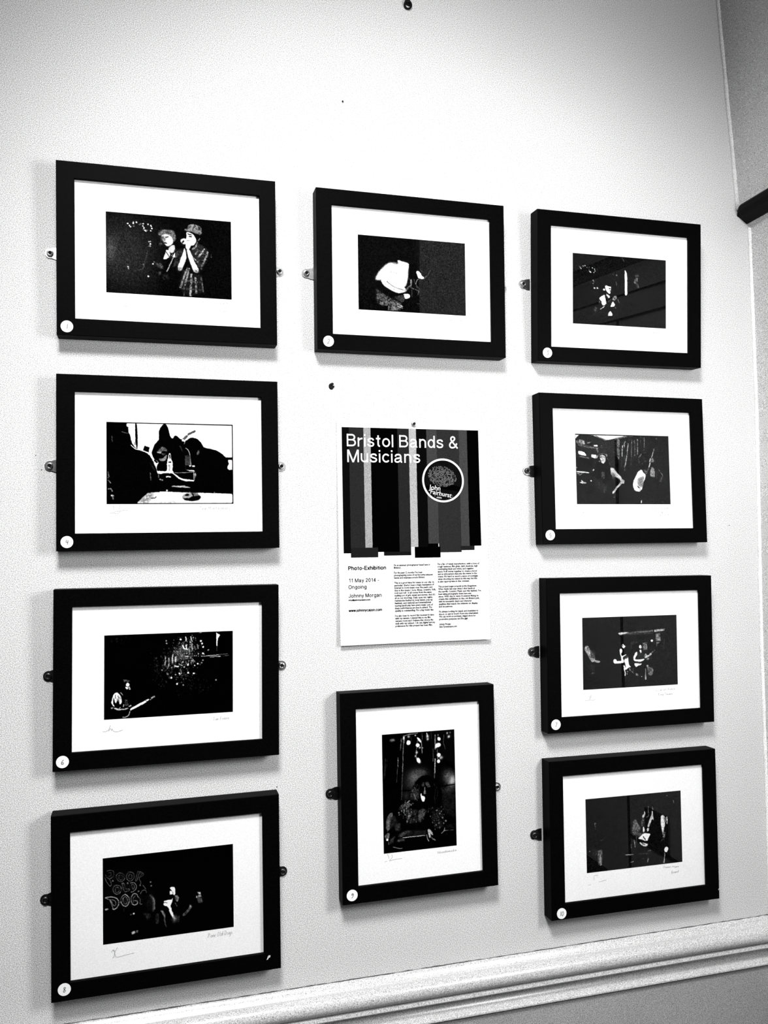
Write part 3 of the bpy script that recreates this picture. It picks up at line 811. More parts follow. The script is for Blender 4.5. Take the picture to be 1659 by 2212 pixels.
  ('P',0.55,7.7,0.2,[(116,52),(114,58),(106,63),(95,66),(83,65),(73,62),(69,56),(71,50),(79,45),(91,42),(103,43),(112,46)]),
  ('L',0.6,1.7,0.3,6.6,[(205,24),(240,15),(298,11),(321,10)]),
  ('L',0.65,2.2,0.3,8.9,[(480,38),(479,157)]),
  ('L',0.85,2.2,0.2,8.9,[(476,243),(471,361)]),
  ('L',0.4,2.2,0.5,7.7,[(467,361),(466,404)]),
  ('L',0.4,2.8,0.6,6.6,[(460,156),(458,263)]),
  ('E',1,3.9,0,238,85,18.4,19.2),
  ('E',0.9,3.3,0,239,34,10.3,10.7),
  ('E',1,2.8,0,196,42,8.0,13.9),
  ('E',0.95,2.2,0,300,28,8.0,7.5),
  ('E',1,3.9,0,319,113,17.2,16.0),
  ('E',1,2.8,0,338,135,10.3,8.5),
  ('P',1,2.8,0,[(314,42),(343,60),(354,83),(351,99),(331,81),(320,64)]),
  ('E',1,3.3,0,310,174,10.3,11.7),
  ('E',1,2.2,0,297,205,5.7,9.6),
  ('P',1,3.9,0,[(341,238),(343,250),(340,261),(333,266),(324,265),(315,258),(308,246),(306,234),(309,224),(316,218),(325,219),(334,227)]),
  ('E',1,3.3,0,333,259,12.6,11.7),
  ('E',1,2.2,0,363,137,5.2,4.8),
  ('L',0.5,1.7,0.3,3.3,[(361,13),(363,67),(351,93),(361,148),(359,186)]),
  ('L',0.8,1.7,0.3,3.9,[(319,75),(309,144),(305,230)]),
  ('L',0.7,1.7,0.2,4.4,[(354,88),(359,180)]),
  ('L',0.3,1.7,0.3,2.8,[(257,27),(265,66),(250,86)]),
  ('E',1,3.3,0,410,44,12.6,16.0),
  ('E',1,3.3,0,412,68,10.3,12.8),
  ('L',0.9,1.7,0,6.6,[(403,16),(410,38)]),
  ('L',0.3,1.7,0.4,2.8,[(443,8),(445,68)]),
  ('E',0.85,2.8,0,507,39,5.7,6.4),
  ('P',1,3.3,0,[(528,67),(531,75),(529,83),(524,89),(516,89),(508,86),(501,79),(499,70),(500,62),(506,57),(513,56),(522,60)]),
  ('P',1,4.4,0,[(531,119),(531,130),(524,139),(511,145),(497,146),(485,142),(478,133),(478,123),(485,114),(498,108),(512,107),(524,111)]),
  ('E',1,2.8,0,487,144,10.3,8.5),
  ('E',1,3.9,0,510,211,17.2,17.1),
  ('E',0.85,5.0,0,531,234,17.2,16.0),
  ('E',1,3.3,0,507,265,13.8,16.0),
  ('L',0.6,1.7,0.3,3.9,[(498,158),(499,245)]),
  ('L',0.4,1.7,0.3,3.3,[(562,38),(555,108),(571,164)]),
  ('E',0.95,2.2,0,592,29,8.0,9.6),
  ('E',1,3.3,0,606,60,13.8,12.8),
  ('E',0.6,2.2,0,618,26,5.2,7.5),
  ('P',0.008,2.8,0,[(271,457),(301,412),(348,378),(400,373),(452,390),(492,439),(519,489),(535,566),(516,634),(475,657),(429,637),(378,605),(309,599),(263,568),(253,514)]),
  ('P',0.22,4.4,0.7,[(260,462),(288,459),(310,509),(315,568),(286,581),(246,567),(247,524)]),
  ('L',0.55,2.2,0.5,6.6,[(281,527),(292,571)]),
  ('L',0.4,2.2,0.6,5.0,[(265,483),(252,546)]),
  ('L',0.35,2.2,0.6,5.0,[(311,487),(321,563)]),
  ('P',0.38,3.3,0.5,[(384,435),(410,432),(427,471),(404,474),(384,456)]),
  ('P',0.25,4.4,0.6,[(347,432),(375,434),(375,471),(352,470)]),
  ('L',0.7,2.2,0.3,7.7,[(377,477),(377,509)]),
  ('P',0.75,2.8,0.3,[(365,508),(385,507),(388,531),(370,535)]),
  ('P',0.97,2.2,0,[(339,522),(347,528),(350,549),(373,552),(379,573),(369,602),(352,595),(338,564)]),
  ('L',0.1,1.7,0,4.4,[(353,542),(379,541)]),
  ('L',0.3,1.7,0.5,3.3,[(289,443),(274,484),(287,523),(266,563)]),
  ('L',0.35,1.7,0.5,3.3,[(312,445),(294,481),(310,519),(295,555)]),
  ('L',0.28,1.7,0.5,3.3,[(329,457),(319,499),(330,532)]),
  ('L',0.22,1.7,0.5,3.3,[(485,481),(495,536),(476,587)]),
  ('L',0.18,1.7,0.5,3.3,[(462,452),(478,513),(460,565),(470,619)]),
  ('E',0.02,1.7,0,366,471,11.5,6.4),
  ('L',0.5,1.7,0.3,3.3,[(403,477),(427,476)]),
  ('P',0.35,6.6,0.5,[(313,674),(353,651),(393,671),(369,716),(340,767),(311,769)]),
  ('L',0.5,2.2,0.3,4.4,[(352,731),(360,747)]),
  ('L',0.85,2.2,0.3,10.0,[(237,579),(200,605),(173,629)]),
  ('L',0.6,2.2,0.4,7.7,[(240,604),(208,627)]),
  ('P',0.3,4.4,0.8,[(142,621),(188,594),(246,588),(239,630),(181,667),(153,664)]),
  ('E',0.9,1.7,0.2,229,711,8.0,14.9),
  ('E',0.7,1.7,0,223,729,8.0,6.4),
  ('D',0.6,1.7,0,5.5,[(140,670),(214,749),(278,681),(253,674)]),
  ('P',0.15,6.6,0.85,[(199,658),(307,657),(305,763),(213,776)]),
  ('S',0.6,1.1,0,60,6.6,143,574,305,763,21),
  ('S',0.6,1.1,0,45,6.6,423,657,552,840,22),
  ('D',0.75,1.7,0,7.7,[(483,683),(506,712),(476,806),(541,798)]),
  ('D',0.5,1.7,0,7.7,[(523,693),(473,734),(493,763),(498,792),(506,829),(562,780),(534,751)]),
  ('P',0.1,6.6,0.85,[(411,656),(515,661),(548,755),(540,834),(454,825)]),
  ('L',0.3,2.2,0.5,5.5,[(411,659),(402,693)]),
  ('L',0.3,2.2,0.4,4.4,[(529,721),(537,753)]),
  ('P',0.5,4.4,0.3,[(82,658),(56,671),(31,706),(25,779),(43,817),(60,793),(67,741),(87,690)]),
  ('P',0.15,7.7,0.5,[(62,698),(101,691),(129,747),(54,802)]),
  ('E',0.55,7.7,0.3,131,784,12.6,16.0),
  ('P',0.22,6.6,0.6,[(94,764),(151,754),(150,822),(110,818)]),
  ('L',0.5,1.7,0.2,3.9,[(26,784),(40,817)]),
  ('P',0.6,3.3,0.4,[(6,855),(37,832),(54,823),(56,855),(39,890),(25,883)]),
  ('E',1,1.7,0,33,887,9.8,9.1),
  ('P',0.25,4.4,0.6,[(61,882),(104,860),(86,916),(52,928)]),
  ('L',0.4,2.2,0.5,5.5,[(44,901),(46,927)]),
  ('P',0.35,7.7,0.5,[(138,853),(184,831),(235,825),(258,843),(201,854),(166,876),(132,873)]),
  ('P',0.13,5.5,0.5,[(247,832),(384,840),(377,882),(183,873)]),
  ('P',0.45,2.8,0.6,[(115,903),(137,889),(188,895),(182,915),(126,914)]),
  ('L',0.95,1.1,0,4.4,[(173,883),(280,883),(372,884)]),
  ('L',0.5,1.1,0.3,3.3,[(143,885),(171,892)]),
  ('L',0.7,1.7,0.1,3.9,[(85,953),(119,962),(147,972),(167,970)]),
  ('P',0.85,2.2,0.15,[(393,841),(407,831),(424,844),(446,886),(435,890),(418,870),(423,902),(414,914),(403,890),(398,862)]),
  ('L',0.75,1.7,0.2,7.7,[(386,883),(394,915),(405,935)]),
  ('L',0.6,1.7,0.4,7.7,[(423,902),(446,923),(463,933)]),
  ('L',0.7,1.7,0.2,5.0,[(552,835),(543,866),(522,883)]),
  ('L',0.7,1.7,0.3,6.1,[(549,861),(575,861)]),
  ('L',0.3,2.2,0.6,7.7,[(575,861),(633,864)]),
  ('E',0.25,3.3,0.5,568,895,6.9,4.3),
  ('P',0.1,8.9,0.7,[(564,810),(652,813),(651,850),(569,842)]),
  ('L',0.15,2.2,0.5,3.3,[(291,773),(295,826)]),
]),
10: (0.04, 0.16, [
  ('E',0.75,2.6,0.2,93,224,8.3,8.5),
  ('L',0.35,3.9,0.6,10.4,[(92,237),(98,273)]),
  ('P',0.5,6.5,0.5,[(116,468),(160,466),(161,535),(152,612),(125,603),(114,542)]),
  ('L',0.7,3.2,0.3,14.3,[(140,521),(145,599)]),
  ('P',0.2,7.8,0.8,[(56,447),(110,459),(100,553),(61,501)]),
  ('D',0.6,1.9,0,5.2,[(34,470)]),
  ('L',0.3,3.2,0.5,7.8,[(145,385),(169,378)]),
  ('P',0.5,6.5,0.45,[(487,229),(522,226),(541,276),(568,309),(539,343),(503,364),(476,349),(478,277)]),
  ('P',0.4,6.5,0.7,[(476,349),(511,334),(580,359),(573,382),(482,368)]),
  ('P',0.9,2.6,0.15,[(605,151),(618,173),(614,197),(592,220),(582,213),(582,194),(604,184)]),
  ('L',0.4,3.2,0.75,25.9,[(588,225),(579,285)]),
  ('L',0.5,2.6,0.5,6.5,[(649,108),(649,200)]),
  ('L',0.5,2.6,0.5,5.2,[(627,217),(652,206)]),
  ('L',0.7,1.9,0.3,9.1,[(693,124),(697,149)]),
  ('P',0.9,1.9,0.1,[(686,160),(698,167),(695,198),(703,229),(702,254),(687,234),(660,293),(652,310),(635,303),(647,267),(670,220),(685,191)]),
  ('P',0.95,1.9,0,[(589,302),(600,299),(608,337),(595,348),(588,353),(587,323)]),
  ('P',0.9,1.9,0,[(635,315),(652,316),(648,340),(633,348),(629,326)]),
  ('L',0.02,1.3,0,4.5,[(628,309),(656,313)]),
  ('E',0.02,1.9,0,617,313,6.9,14.5),
  ('P',0.96,1.9,0,[(536,397),(566,378),(594,357),(623,359),(651,365),(664,369),(657,390),(642,407),(638,431),(606,428),(578,416),(537,406)]),
  ('L',0.02,1.9,0,9.1,[(590,390),(610,416)]),
  ('L',0.05,1.9,0,5.2,[(629,363),(644,352)]),
  ('P',0.93,1.9,0.1,[(543,437),(571,440),(619,453),(637,461),(629,479),(608,483),(570,467)]),
  ('L',0.2,1.9,0,7.8,[(571,443),(598,463)]),
  ('L',0.02,1.9,0,7.8,[(540,425),(641,443)]),
  ('L',0.8,1.9,0.3,9.1,[(495,411),(501,472)]),
  ('L',0.4,2.6,0.6,7.8,[(517,377),(515,437)]),
  ('L',0.6,1.9,0.5,5.8,[(460,444),(461,481)]),
  ('P',0.97,2.6,0.1,[(780,211),(816,211),(825,246),(823,307),(812,331),(807,367),(795,390),(786,334),(777,291)]),
  ('P',0.45,5.2,0.5,[(808,232),(844,235),(838,284),(817,282)]),
  ('L',0.95,1.9,0.2,11.7,[(846,235),(847,291)]),
  ('P',0.6,4.5,0.6,[(792,366),(825,369),(816,417),(794,415)]),
  ('L',0.35,3.2,0.7,10.4,[(812,423),(783,444)]),
  ('P',0.97,1.9,0,[(850,535),(843,546),(832,553),(821,552),(812,546),(807,535),(809,522),(816,511),(827,504),(838,504),(847,511),(852,522)]),
  ('L',0.9,1.9,0.2,6.5,[(813,557),(809,606),(804,645)]),
  ('L',0.7,1.9,0.4,14.3,[(805,624),(802,645)]),
  ('L',0.8,1.3,0,4.5,[(918,84),(924,107)]),
  ('D',0.4,1.9,0,5.8,[(784,5),(849,38)]),
  ('L',0.85,1.3,0.2,5.8,[(404,537),(480,540)]),
  ('L',0.7,1.9,0.2,6.5,[(454,608),(480,602)]),
  ('P',0.75,2.6,0.3,[(625,606),(640,583),(641,601),(629,633)]),
  ('L',0.5,2.6,0.4,9.1,[(638,522),(663,521)]),
  ('L',0.25,3.2,0.7,10.4,[(539,540),(658,548)]),
  ('L',0.4,2.6,0.5,5.2,[(576,583),(590,590)]),
]),
}
SIGNATURES = {1:[[(57,742),(67,730),(73,742)],[(98,764),(145,764),(189,763)]],2:[[(9,746),(22,761),(42,767),(88,755),(128,739),(162,719)],[(23,687),(39,718),(49,699),(58,743)],[(62,704),(69,691)]],3:[[(119,739),(153,732),(206,722)]],4:[[(50,668),(59,710)],[(100,669),(96,703)],[(16,731),(49,732),(66,720),(88,717),(102,720),(87,735),(69,737),(56,730)],[(101,717),(127,709),(162,709)]],5:[[(58,685),(64,713),(59,755),(46,768),(38,758),(50,743),(70,737)],[(88,780),(119,767),(149,751)],[(15,688),(21,697)]],6:[[(-9,749),(10,753),(35,739),(47,707)],[(35,752),(48,730),(57,750),(60,734),(73,754),(104,759),(142,747)]],7:[[(88,701),(71,729),(64,753)],[(51,734),(68,723),(81,730),(71,747),(54,752)],[(14,759),(54,758),(107,758),(124,749)]],8:[[(70,708),(80,723)],[(106,694),(86,730),(80,763),(70,769)],[(60,726),(80,709),(90,757),(103,769),(142,765),(187,759),(230,755)]],9:[[(31,1005),(42,1026),(44,1047)],[(70,1013),(75,1035),(58,1054),(50,1063),(84,1059),(123,1056),(163,1057)],[(5,1069),(27,1066)]],10:[[(72,692),(89,688),(113,691)],[(69,698),(71,728)],[(121,751),(155,746),(196,741)],[(13,768),(40,766)]]}
CAPTIONS = {
  1: [('..y Da Wharf', (781, 708), (966, 702), 22.9), ('Six Band', (852, 775), (958, 775), 40.4)],
  2: [('Firebirds', (778, 710), (969, 713), 22.2)],
  3: [('~~ormack', (794, 713), (934, 709), 24.1)],
  4: [('The Montgomery', (722, 710), (977, 705), 35.7)],
  5: [('Jon Crocker', (783, 711), (985, 705), 25.9), ('&', (891, 744), (916, 743), 18.5), ('Olivia Ford', (799, 773), (975, 767), 28.4)],
  6: [('Jim Evans', (839, 720), (970, 714), 31.2)],
  7: [('Live at Alma', (758, 710), (969, 705), 22.8), ('King Tavern', (784, 753), (943, 752), 26.5)],
  8: [('Poor Old Dogs', (796, 718), (989, 713), 40.7)],
  9: [('Woodsmoke', (480, 1051), (658, 1046), 25.6)],
  10: [('Jason Hope', (788, 695), (960, 704), 20.6), ('Brand', (879, 757), (958, 750), 26.6)],
}

# ------------------------------------------------------------------ picture rasteriser
# every photograph is described by shapes in its own print units (1000 = long side of a print)
def blur2(a, s):
    if s < 0.35: return a
    r = int(math.ceil(s * 2.6)); k = np.exp(-0.5 * (np.arange(-r, r + 1) / s) ** 2); k /= k.sum()
    for ax in (0, 1):
        pad = [(0, 0), (0, 0)]; pad[ax] = (r, r)
        p = np.pad(a, pad); o = np.zeros_like(a)
        for i, w in enumerate(k):
            o += w * (p[i:i + a.shape[0], :] if ax == 0 else p[:, i:i + a.shape[1]])
        a = o
    return a

def soften(pts, closed, lim=9.0, rounds=2):
    for _ in range(rounds):
        n = len(pts); out = [] if closed else [pts[0]]
        for i in range(n if closed else n - 1):
            (ax, ay), (bx, by) = pts[i], pts[(i + 1) % n]
            L = math.hypot(bx - ax, by - ay) + 1e-6; t = min(0.25, lim / L)
            if closed or i > 0: out.append((ax + (bx - ax) * t, ay + (by - ay) * t))
            if closed or i < n - 2: out.append((bx - (bx - ax) * t, by - (by - ay) * t))
        if not closed: out.append(pts[-1])
        pts = out; lim *= 0.5
    return pts

SS = 0.76          # working pixels per print unit
def rasterise(num, U, V):
    base, grain, ops = ART[num]
    W, Hh = int(round(U * SS)), int(round(V * SS))
    rng = np.random.RandomState(num * 7 + 1)
    yy, xx = np.mgrid[0:Hh, 0:W].astype(np.float32); xx = (xx + 0.5) / SS; yy = (yy + 0.5) / SS
    img = np.full((Hh, W), base, np.float32)
    noise = blur2(rng.rand(Hh, W).astype(np.float32), 1.1)
    n2 = blur2(rng.rand(Hh, W).astype(np.float32), 2.4)
    n2b = blur2(rng.rand(Hh, W).astype(np.float32), 5.0)
    noise = np.clip(0.5 + (noise - 0.5) * 2.6 + (n2 - 0.5) * 3.5 + (n2b - 0.5) * 9.0, 0, 1)
    # uneven edges: the outlines wander a little, like grainy film
    wx = blur2(rng.randn(Hh, W).astype(np.float32), 3.5) * 9.0 + blur2(rng.randn(Hh, W).astype(np.float32), 1.4) * 2.0
    wy = blur2(rng.randn(Hh, W).astype(np.float32), 3.5) * 9.0 + blur2(rng.randn(Hh, W).astype(np.float32), 1.4) * 2.0
    xs_, ys_ = xx, yy
    xx = xx + wx; yy = yy + wy
    def lay(mask, tone, m):
        nonlocal img
        if m: mask = mask * np.clip(1 - m + 3.0 * m * (noise - 0.3), 0, 1)
        img = img * (1 - mask) + tone * mask
    def window(pts, pad):
        xs = [p[0] for p in pts]; ys = [p[1] for p in pts]
        x0 = max(0, int((min(xs) - pad) * SS)); x1 = min(W, int((max(xs) + pad) * SS) + 2)
        y0 = max(0, int((min(ys) - pad) * SS)); y1 = min(Hh, int((max(ys) + pad) * SS) + 2)
        return (slice(y0, max(y1, y0 + 1)), slice(x0, max(x1, x0 + 1)))
    def seg_dist(X, Y, pts):
        d = np.full(X.shape, 1e9, np.float32)
        for (ax, ay), (bx, by) in zip(pts[:-1], pts[1:]):
            vx, vy = bx - ax, by - ay; L2 = vx * vx + vy * vy + 1e-9
            t = np.clip(((X - ax) * vx + (Y - ay) * vy) / L2, 0, 1)
            d = np.minimum(d, np.hypot(X - ax - t * vx, Y - ay - t * vy))
        return d
    for op in ops:
        k, tone, b, m = op[:4]
        full = np.zeros((Hh, W), np.float32)
        if k == 'P':
            pts = soften(list(op[4]), True) if len(op[4]) > 5 else op[4]; sl = window(pts, 2); X, Y = xx[sl], yy[sl]; ins = np.zeros(X.shape, bool)
            for (ax, ay), (bx, by) in zip(pts, pts[1:] + pts[:1]):
                if ay == by: continue
                ins ^= ((ay > Y) != (by > Y)) & (X < (bx - ax) * (Y - ay) / (by - ay) + ax)
            full[sl] = ins; full = blur2(full, max(0.45, b * 0.55 * SS))
            lay(full, tone, m)
        elif k == 'E':
            cx, cy, rx, ry = op[4:8]
            q = np.hypot((xx - cx) / rx, (yy - cy) / ry)
            if b > 0.25 * min(rx, ry): mask = np.exp(-0.5 * (q / 0.62) ** 2)
            else: mask = np.clip((1 - q) * min(rx, ry) / 1.2 + 0.5, 0, 1)
            lay(mask, tone, m)
        elif k == 'L':
            w, pts = op[4], (soften(list(op[5]), False, 16.0) if len(op[5]) > 3 else op[5]); sl = window(pts, w + b * 2 + 3)
            thin = w < 13 or b > 1.5
            d = seg_dist(xx[sl], yy[sl], pts) if thin and b > 1.0 else seg_dist(xs_[sl], ys_[sl], pts)
            full[sl] = np.clip((w * 0.5 - d) / max(0.8, b * 0.6) + 0.5, 0, 1)
            lay(full, tone, m)
        elif k == 'D':
            r, pts = op[4], op[5]
            for px, py in pts:
                sl = window([(px, py)], r + 6)
                d = np.hypot(xx[sl] - px, yy[sl] - py)
                full[sl] = np.maximum(full[sl], np.clip((r - d) / 2.0 + 0.5, 0, 1))
            lay(full, tone, 0)
        elif k == 'S':
            n, r, x0, y0, x1, y1, seed = op[4:]
            rs = np.random.RandomState(seed)
            for _ in range(n):
                px = x0 + (x1 - x0) * np.clip(0.5 + 0.22 * rs.randn(), 0, 1)
                py = y0 + (y1 - y0) * np.clip(0.5 + 0.24 * rs.randn(), 0, 1)
                a = rs.rand() * 0.8 + 0.2; s = r * (0.5 + 0.7 * rs.rand()); ang = rs.randn() * 0.3
                sl = window([(px, py)], s * 2 + 4); X, Y = xx[sl] - px, yy[sl] - py
                d = np.hypot((X * math.cos(ang) + Y * math.sin(ang)) * 1.5, -X * math.sin(ang) + Y * math.cos(ang))
                full[sl] = np.maximum(full[sl], a * np.clip((s - d) / 2.5 + 0.5, 0, 1))
            lay(full, tone, 0)
    g = blur2(rng.randn(Hh, W).astype(np.float32), 0.8) * 1.9
    mid = np.clip(img, 0, 1) * (1 - np.clip(img, 0, 1)) * 4
    img = img + g * (grain * 0.55 + 0.14 * mid)
    return np.clip(img, 0, 1)

PRINT_GAIN = 1.6      # the prints are lit to a little over full white
def photo_mesh(num, w, h):
    U, V = w / 0.2175 * 1000, h / 0.2175 * 1000
    img = rasterise(num, U, V)
    nx, ny = int(U * 0.40), int(V * 0.40)
    gx = np.linspace(0, img.shape[1] - 1.001, nx); gy = np.linspace(0, img.shape[0] - 1.001, ny)
    im = blur2(img, 0.55)
    ix, iy = gx.astype(int), gy.astype(int); fx, fy = (gx - ix)[None, :], (gy - iy)[:, None]
    a = im[np.ix_(iy, ix)] * (1 - fx) * (1 - fy) + im[np.ix_(iy, ix + 1)] * fx * (1 - fy) \
        + im[np.ix_(iy + 1, ix)] * (1 - fx) * fy + im[np.ix_(iy + 1, ix + 1)] * fx * fy
    lin = np.where(a <= 0.04045, a / 12.92, ((a + 0.055) / 1.055) ** 2.4) / PRINT_GAIN
    lin = np.where(a > 0.9, np.maximum(lin, 0.88), lin)
    X, Z = np.meshgrid(np.linspace(-w / 2, w / 2, nx), np.linspace(h / 2, -h / 2, ny))
    co = np.zeros((nx * ny, 3), np.float32); co[:, 0] = X.ravel(); co[:, 2] = Z.ravel()
    i = np.arange(nx * ny).reshape(ny, nx)
    q = np.stack([i[:-1, :-1], i[1:, :-1], i[1:, 1:], i[:-1, 1:]], -1).reshape(-1, 4)
    me = bpy.data.meshes.new('photo')
    me.vertices.add(nx * ny); me.vertices.foreach_set('co', co.ravel())
    me.loops.add(q.size); me.loops.foreach_set('vertex_index', q.ravel().astype(np.int32))
    me.polygons.add(len(q)); me.polygons.foreach_set('loop_start', np.arange(0, q.size, 4, dtype=np.int32))
    me.polygons.foreach_set('loop_total', np.full(len(q), 4, np.int32))
    me.update(calc_edges=True)
    at = me.color_attributes.new('tone', 'FLOAT_COLOR', 'POINT')
    c = np.ones((nx * ny, 4), np.float32); c[:, :3] = lin.ravel()[:, None]
    at.data.foreach_set('color', c.ravel())
    return me

# ------------------------------------------------------------------ single stroke handwriting
GL = {
 'a': (.55, [[(.45, .45), (.2, .5), (.05, .25), (.15, .02), (.35, .05), (.45, .45), (.45, .1), (.55, 0)]]),
 'b': (.5, [[(.1, 1), (.08, .05), (.3, 0), (.42, .25), (.3, .48), (.1, .35)]]),
 'c': (.45, [[(.42, .42), (.2, .5), (.05, .25), (.2, 0), (.42, .08)]]),
 'd': (.55, [[(.42, .4), (.2, .48), (.05, .22), (.2, 0), (.42, .15), (.46, 1), (.45, 0)]]),
 'e': (.45, [[(.08, .25), (.4, .3), (.25, .5), (.05, .25), (.2, 0), (.42, .08)]]),
 'f': (.35, [[(.35, .95), (.18, .9), (.15, -.3)], [(0, .45), (.3, .5)]]),
 'g': (.5, [[(.42, .42), (.2, .5), (.05, .25), (.25, .05), (.42, .4), (.4, -.35), (.1, -.4)]]),
 'h': (.5, [[(.08, 1), (.05, 0), (.1, .3), (.3, .48), (.4, .3), (.42, 0)]]),
 'i': (.22, [[(.1, .48), (.1, 0), (.2, .03)], [(.12, .7), (.13, .74)]]),
 'k': (.45, [[(.08, 1), (.06, 0)], [(.38, .5), (.1, .22), (.42, 0)]]),
 'l': (.25, [[(.12, 1), (.1, .05), (.22, 0)]]),
 'm': (.75, [[(.05, .48), (.05, 0), (.12, .35), (.28, .45), (.32, 0), (.38, .35), (.55, .45), (.6, .05), (.72, 0)]]),
 'n': (.5, [[(.05, .48), (.05, 0), (.12, .35), (.3, .47), (.38, .05), (.48, 0)]]),
 'o': (.48, [[(.25, .5), (.05, .3), (.12, .03), (.35, .03), (.42, .3), (.25, .5)]]),
 'p': (.5, [[(.08, .48), (.03, -.4)], [(.07, .35), (.28, .5), (.42, .28), (.25, .02), (.07, .1)]]),
 'r': (.38, [[(.06, .48), (.06, 0), (.1, .3), (.35, .46)]]),
 's': (.4, [[(.36, .45), (.12, .45), (.15, .28), (.34, .18), (.25, 0), (.03, .04)]]),
 't': (.35, [[(.16, .85), (.14, .05), (.32, .03)], [(0, .55), (.32, .58)]]),
 'u': (.5, [[(.06, .48), (.08, .05), (.3, .03), (.4, .48), (.42, 0)]]),
 'v': (.42, [[(.03, .48), (.18, 0), (.4, .5)]]),
 'w': (.62, [[(.03, .48), (.15, 0), (.3, .4), (.42, 0), (.6, .5)]]),
 'x': (.45, [[(.03, .48), (.4, 0)], [(.4, .5), (.03, 0)]]),
 'y': (.48, [[(.05, .48), (.2, .08)], [(.42, .5), (.12, -.4)]]),
 'z': (.42, [[(.03, .48), (.38, .48), (.03, 0), (.4, .03)]]),
 '.': (.25, [[(.1, .0), (.13, .05)]]), '~': (.5, [[(0, .1), (.15, .3), (.3, .1), (.5, .25)]]),
 '&': (.6, [[(.5, 0), (.15, .65), (.3, .85), (.4, .65), (.05, .2), (.25, 0), (.5, .3)]]),
 '1': (.3, [[(.12, .8), (.18, .9), (.15, 0)]]),
 '2': (.55, [[(.05, .72), (.25, .95), (.45, .72), (.3, .35), (.05, 0), (.5, .02)]]),
 '3': (.5, [[(.05, .9), (.42, .92), (.2, .6), (.42, .4), (.35, .05), (.05, .02)]]),
 '4': (.5, [[(.12, .9), (.05, .45), (.45, .48)], [(.38, .85), (.33, 0)]]),
 '5': (.5, [[(.42, .9), (.12, .88), (.08, .5), (.35, .52), (.42, .2), (.22, 0), (.04, .08)]]),
 '6': (.5, [[(.38, .9), (.12, .6), (.06, .2), (.25, 0), (.42, .2), (.3, .42), (.1, .3)]]),
 '7': (.5, [[(.04, .88), (.44, .9), (.3, .5), (.22, 0)]]),
 '8': (.5, [[(.4, .8), (.2, .92), (.1, .7), (.4, .3), (.25, 0), (.06, .18), (.2, .45), (.4, .8)]]),
 '9': (.5, [[(.42, .7), (.22, .92), (.06, .7), (.2, .5), (.42, .68), (.38, .3), (.15, 0)]]),
 '0': (.5, [[(.25, .92), (.06, .6), (.1, .15), (.28, 0), (.44, .3), (.4, .75), (.25, .92)]]),
}
CAPS = {
 'A': [[(0, 0), (.28, 1), (.5, 0)], [(.1, .4), (.42, .42)]], 'B': [[(.08, 0), (.1, 1), (.4, .85), (.12, .55), (.48, .3), (.08, 0)]],
 'C': [[(.5, .85), (.2, .95), (.04, .4), (.25, 0), (.52, .12)]], 'D': [[(.08, 0), (.1, 1), (.5, .7), (.42, .15), (.04, 0)]],
 'E': [[(.5, .95), (.1, .95), (.08, .5), (.4, .52)], [(.08, .5), (.06, .02), (.5, .05)]], 'F': [[(.5, .95), (.1, .95), (.06, 0)], [(.08, .5), (.4, .52)]],
 'H': [[(.06, 1), (.04, 0)], [(.5, 1), (.48, 0)], [(.05, .5), (.5, .52)]], 'J': [[(.1, .95), (.5, .98)], [(.35, .97), (.3, .1), (.05, .1)]],
 'K': [[(.06, 1), (.04, 0)], [(.48, 1), (.06, .45), (.5, 0)]], 'L': [[(.1, 1), (.06, .02), (.5, .05)]],
 'M': [[(.04, 0), (.1, .95), (.32, .3), (.55, .95), (.62, 0)]], 'O': [[(.28, 1), (.04, .6), (.12, .05), (.42, .05), (.52, .6), (.28, 1)]],
 'P': [[(.06, 0), (.1, .98), (.48, .8), (.1, .45)]], 'S': [[(.46, .9), (.14, .92), (.1, .6), (.45, .35), (.3, .02), (.02, .1)]],
 'T': [[(.0, .95), (.55, 1)], [(.3, .97), (.24, 0)]], 'W': [[(.02, .95), (.18, 0), (.36, .7), (.5, 0), (.72, 1)]], 'I': [[(.1, 1), (.08, 0)]],
}
def smooth_line(pl, n=4):
    if len(pl) < 3: return pl
    out = []
    for i in range(len(pl) - 1):
        p0 = pl[max(i - 1, 0)]; p1 = pl[i]; p2 = pl[i + 1]; p3 = pl[min(i + 2, len(pl) - 1)]
        for k in range(n):
            t = k / n
            out.append(tuple(0.5 * (2 * p1[j] + (p2[j] - p0[j]) * t + (2 * p0[j] - 5 * p1[j] + 4 * p2[j] - p3[j]) * t * t
                       + (3 * p1[j] - p0[j] - 3 * p2[j] + p3[j]) * t ** 3) for j in (0, 1)))
    out.append(pl[-1]); return out
def handwriting(s, rnd):
    """strokes for a word in units of its capital height, plus the total width"""
    x = 0.0; st = []
    for ch in s:
        if ch == ' ': x += 0.35; continue
        if ch in CAPS: w = 0.66; g = CAPS[ch]
        else: w, g = GL[ch]
        for pl in g:
            q = [(x + a + 0.12 * b + rnd.uniform(-.02, .02), b + rnd.uniform(-.03, .03)) for a, b in pl]
            st.append(smooth_line(q))
        x += w + 0.06
    return st, max(x, 0.1)

# ------------------------------------------------------------------ the room
FLOOR, CEIL = -1.50, 1.75
structure('wall_back', box_vf(-3.6, 0.95, 0.0, 0.12, -0.8915, CEIL), M['plaster'])     # the picture wall, above the rail
structure('wall_lower', box_vf(-3.6, 0.95, -0.013, 0.12, FLOOR, -0.8915), M['dado_paint'])
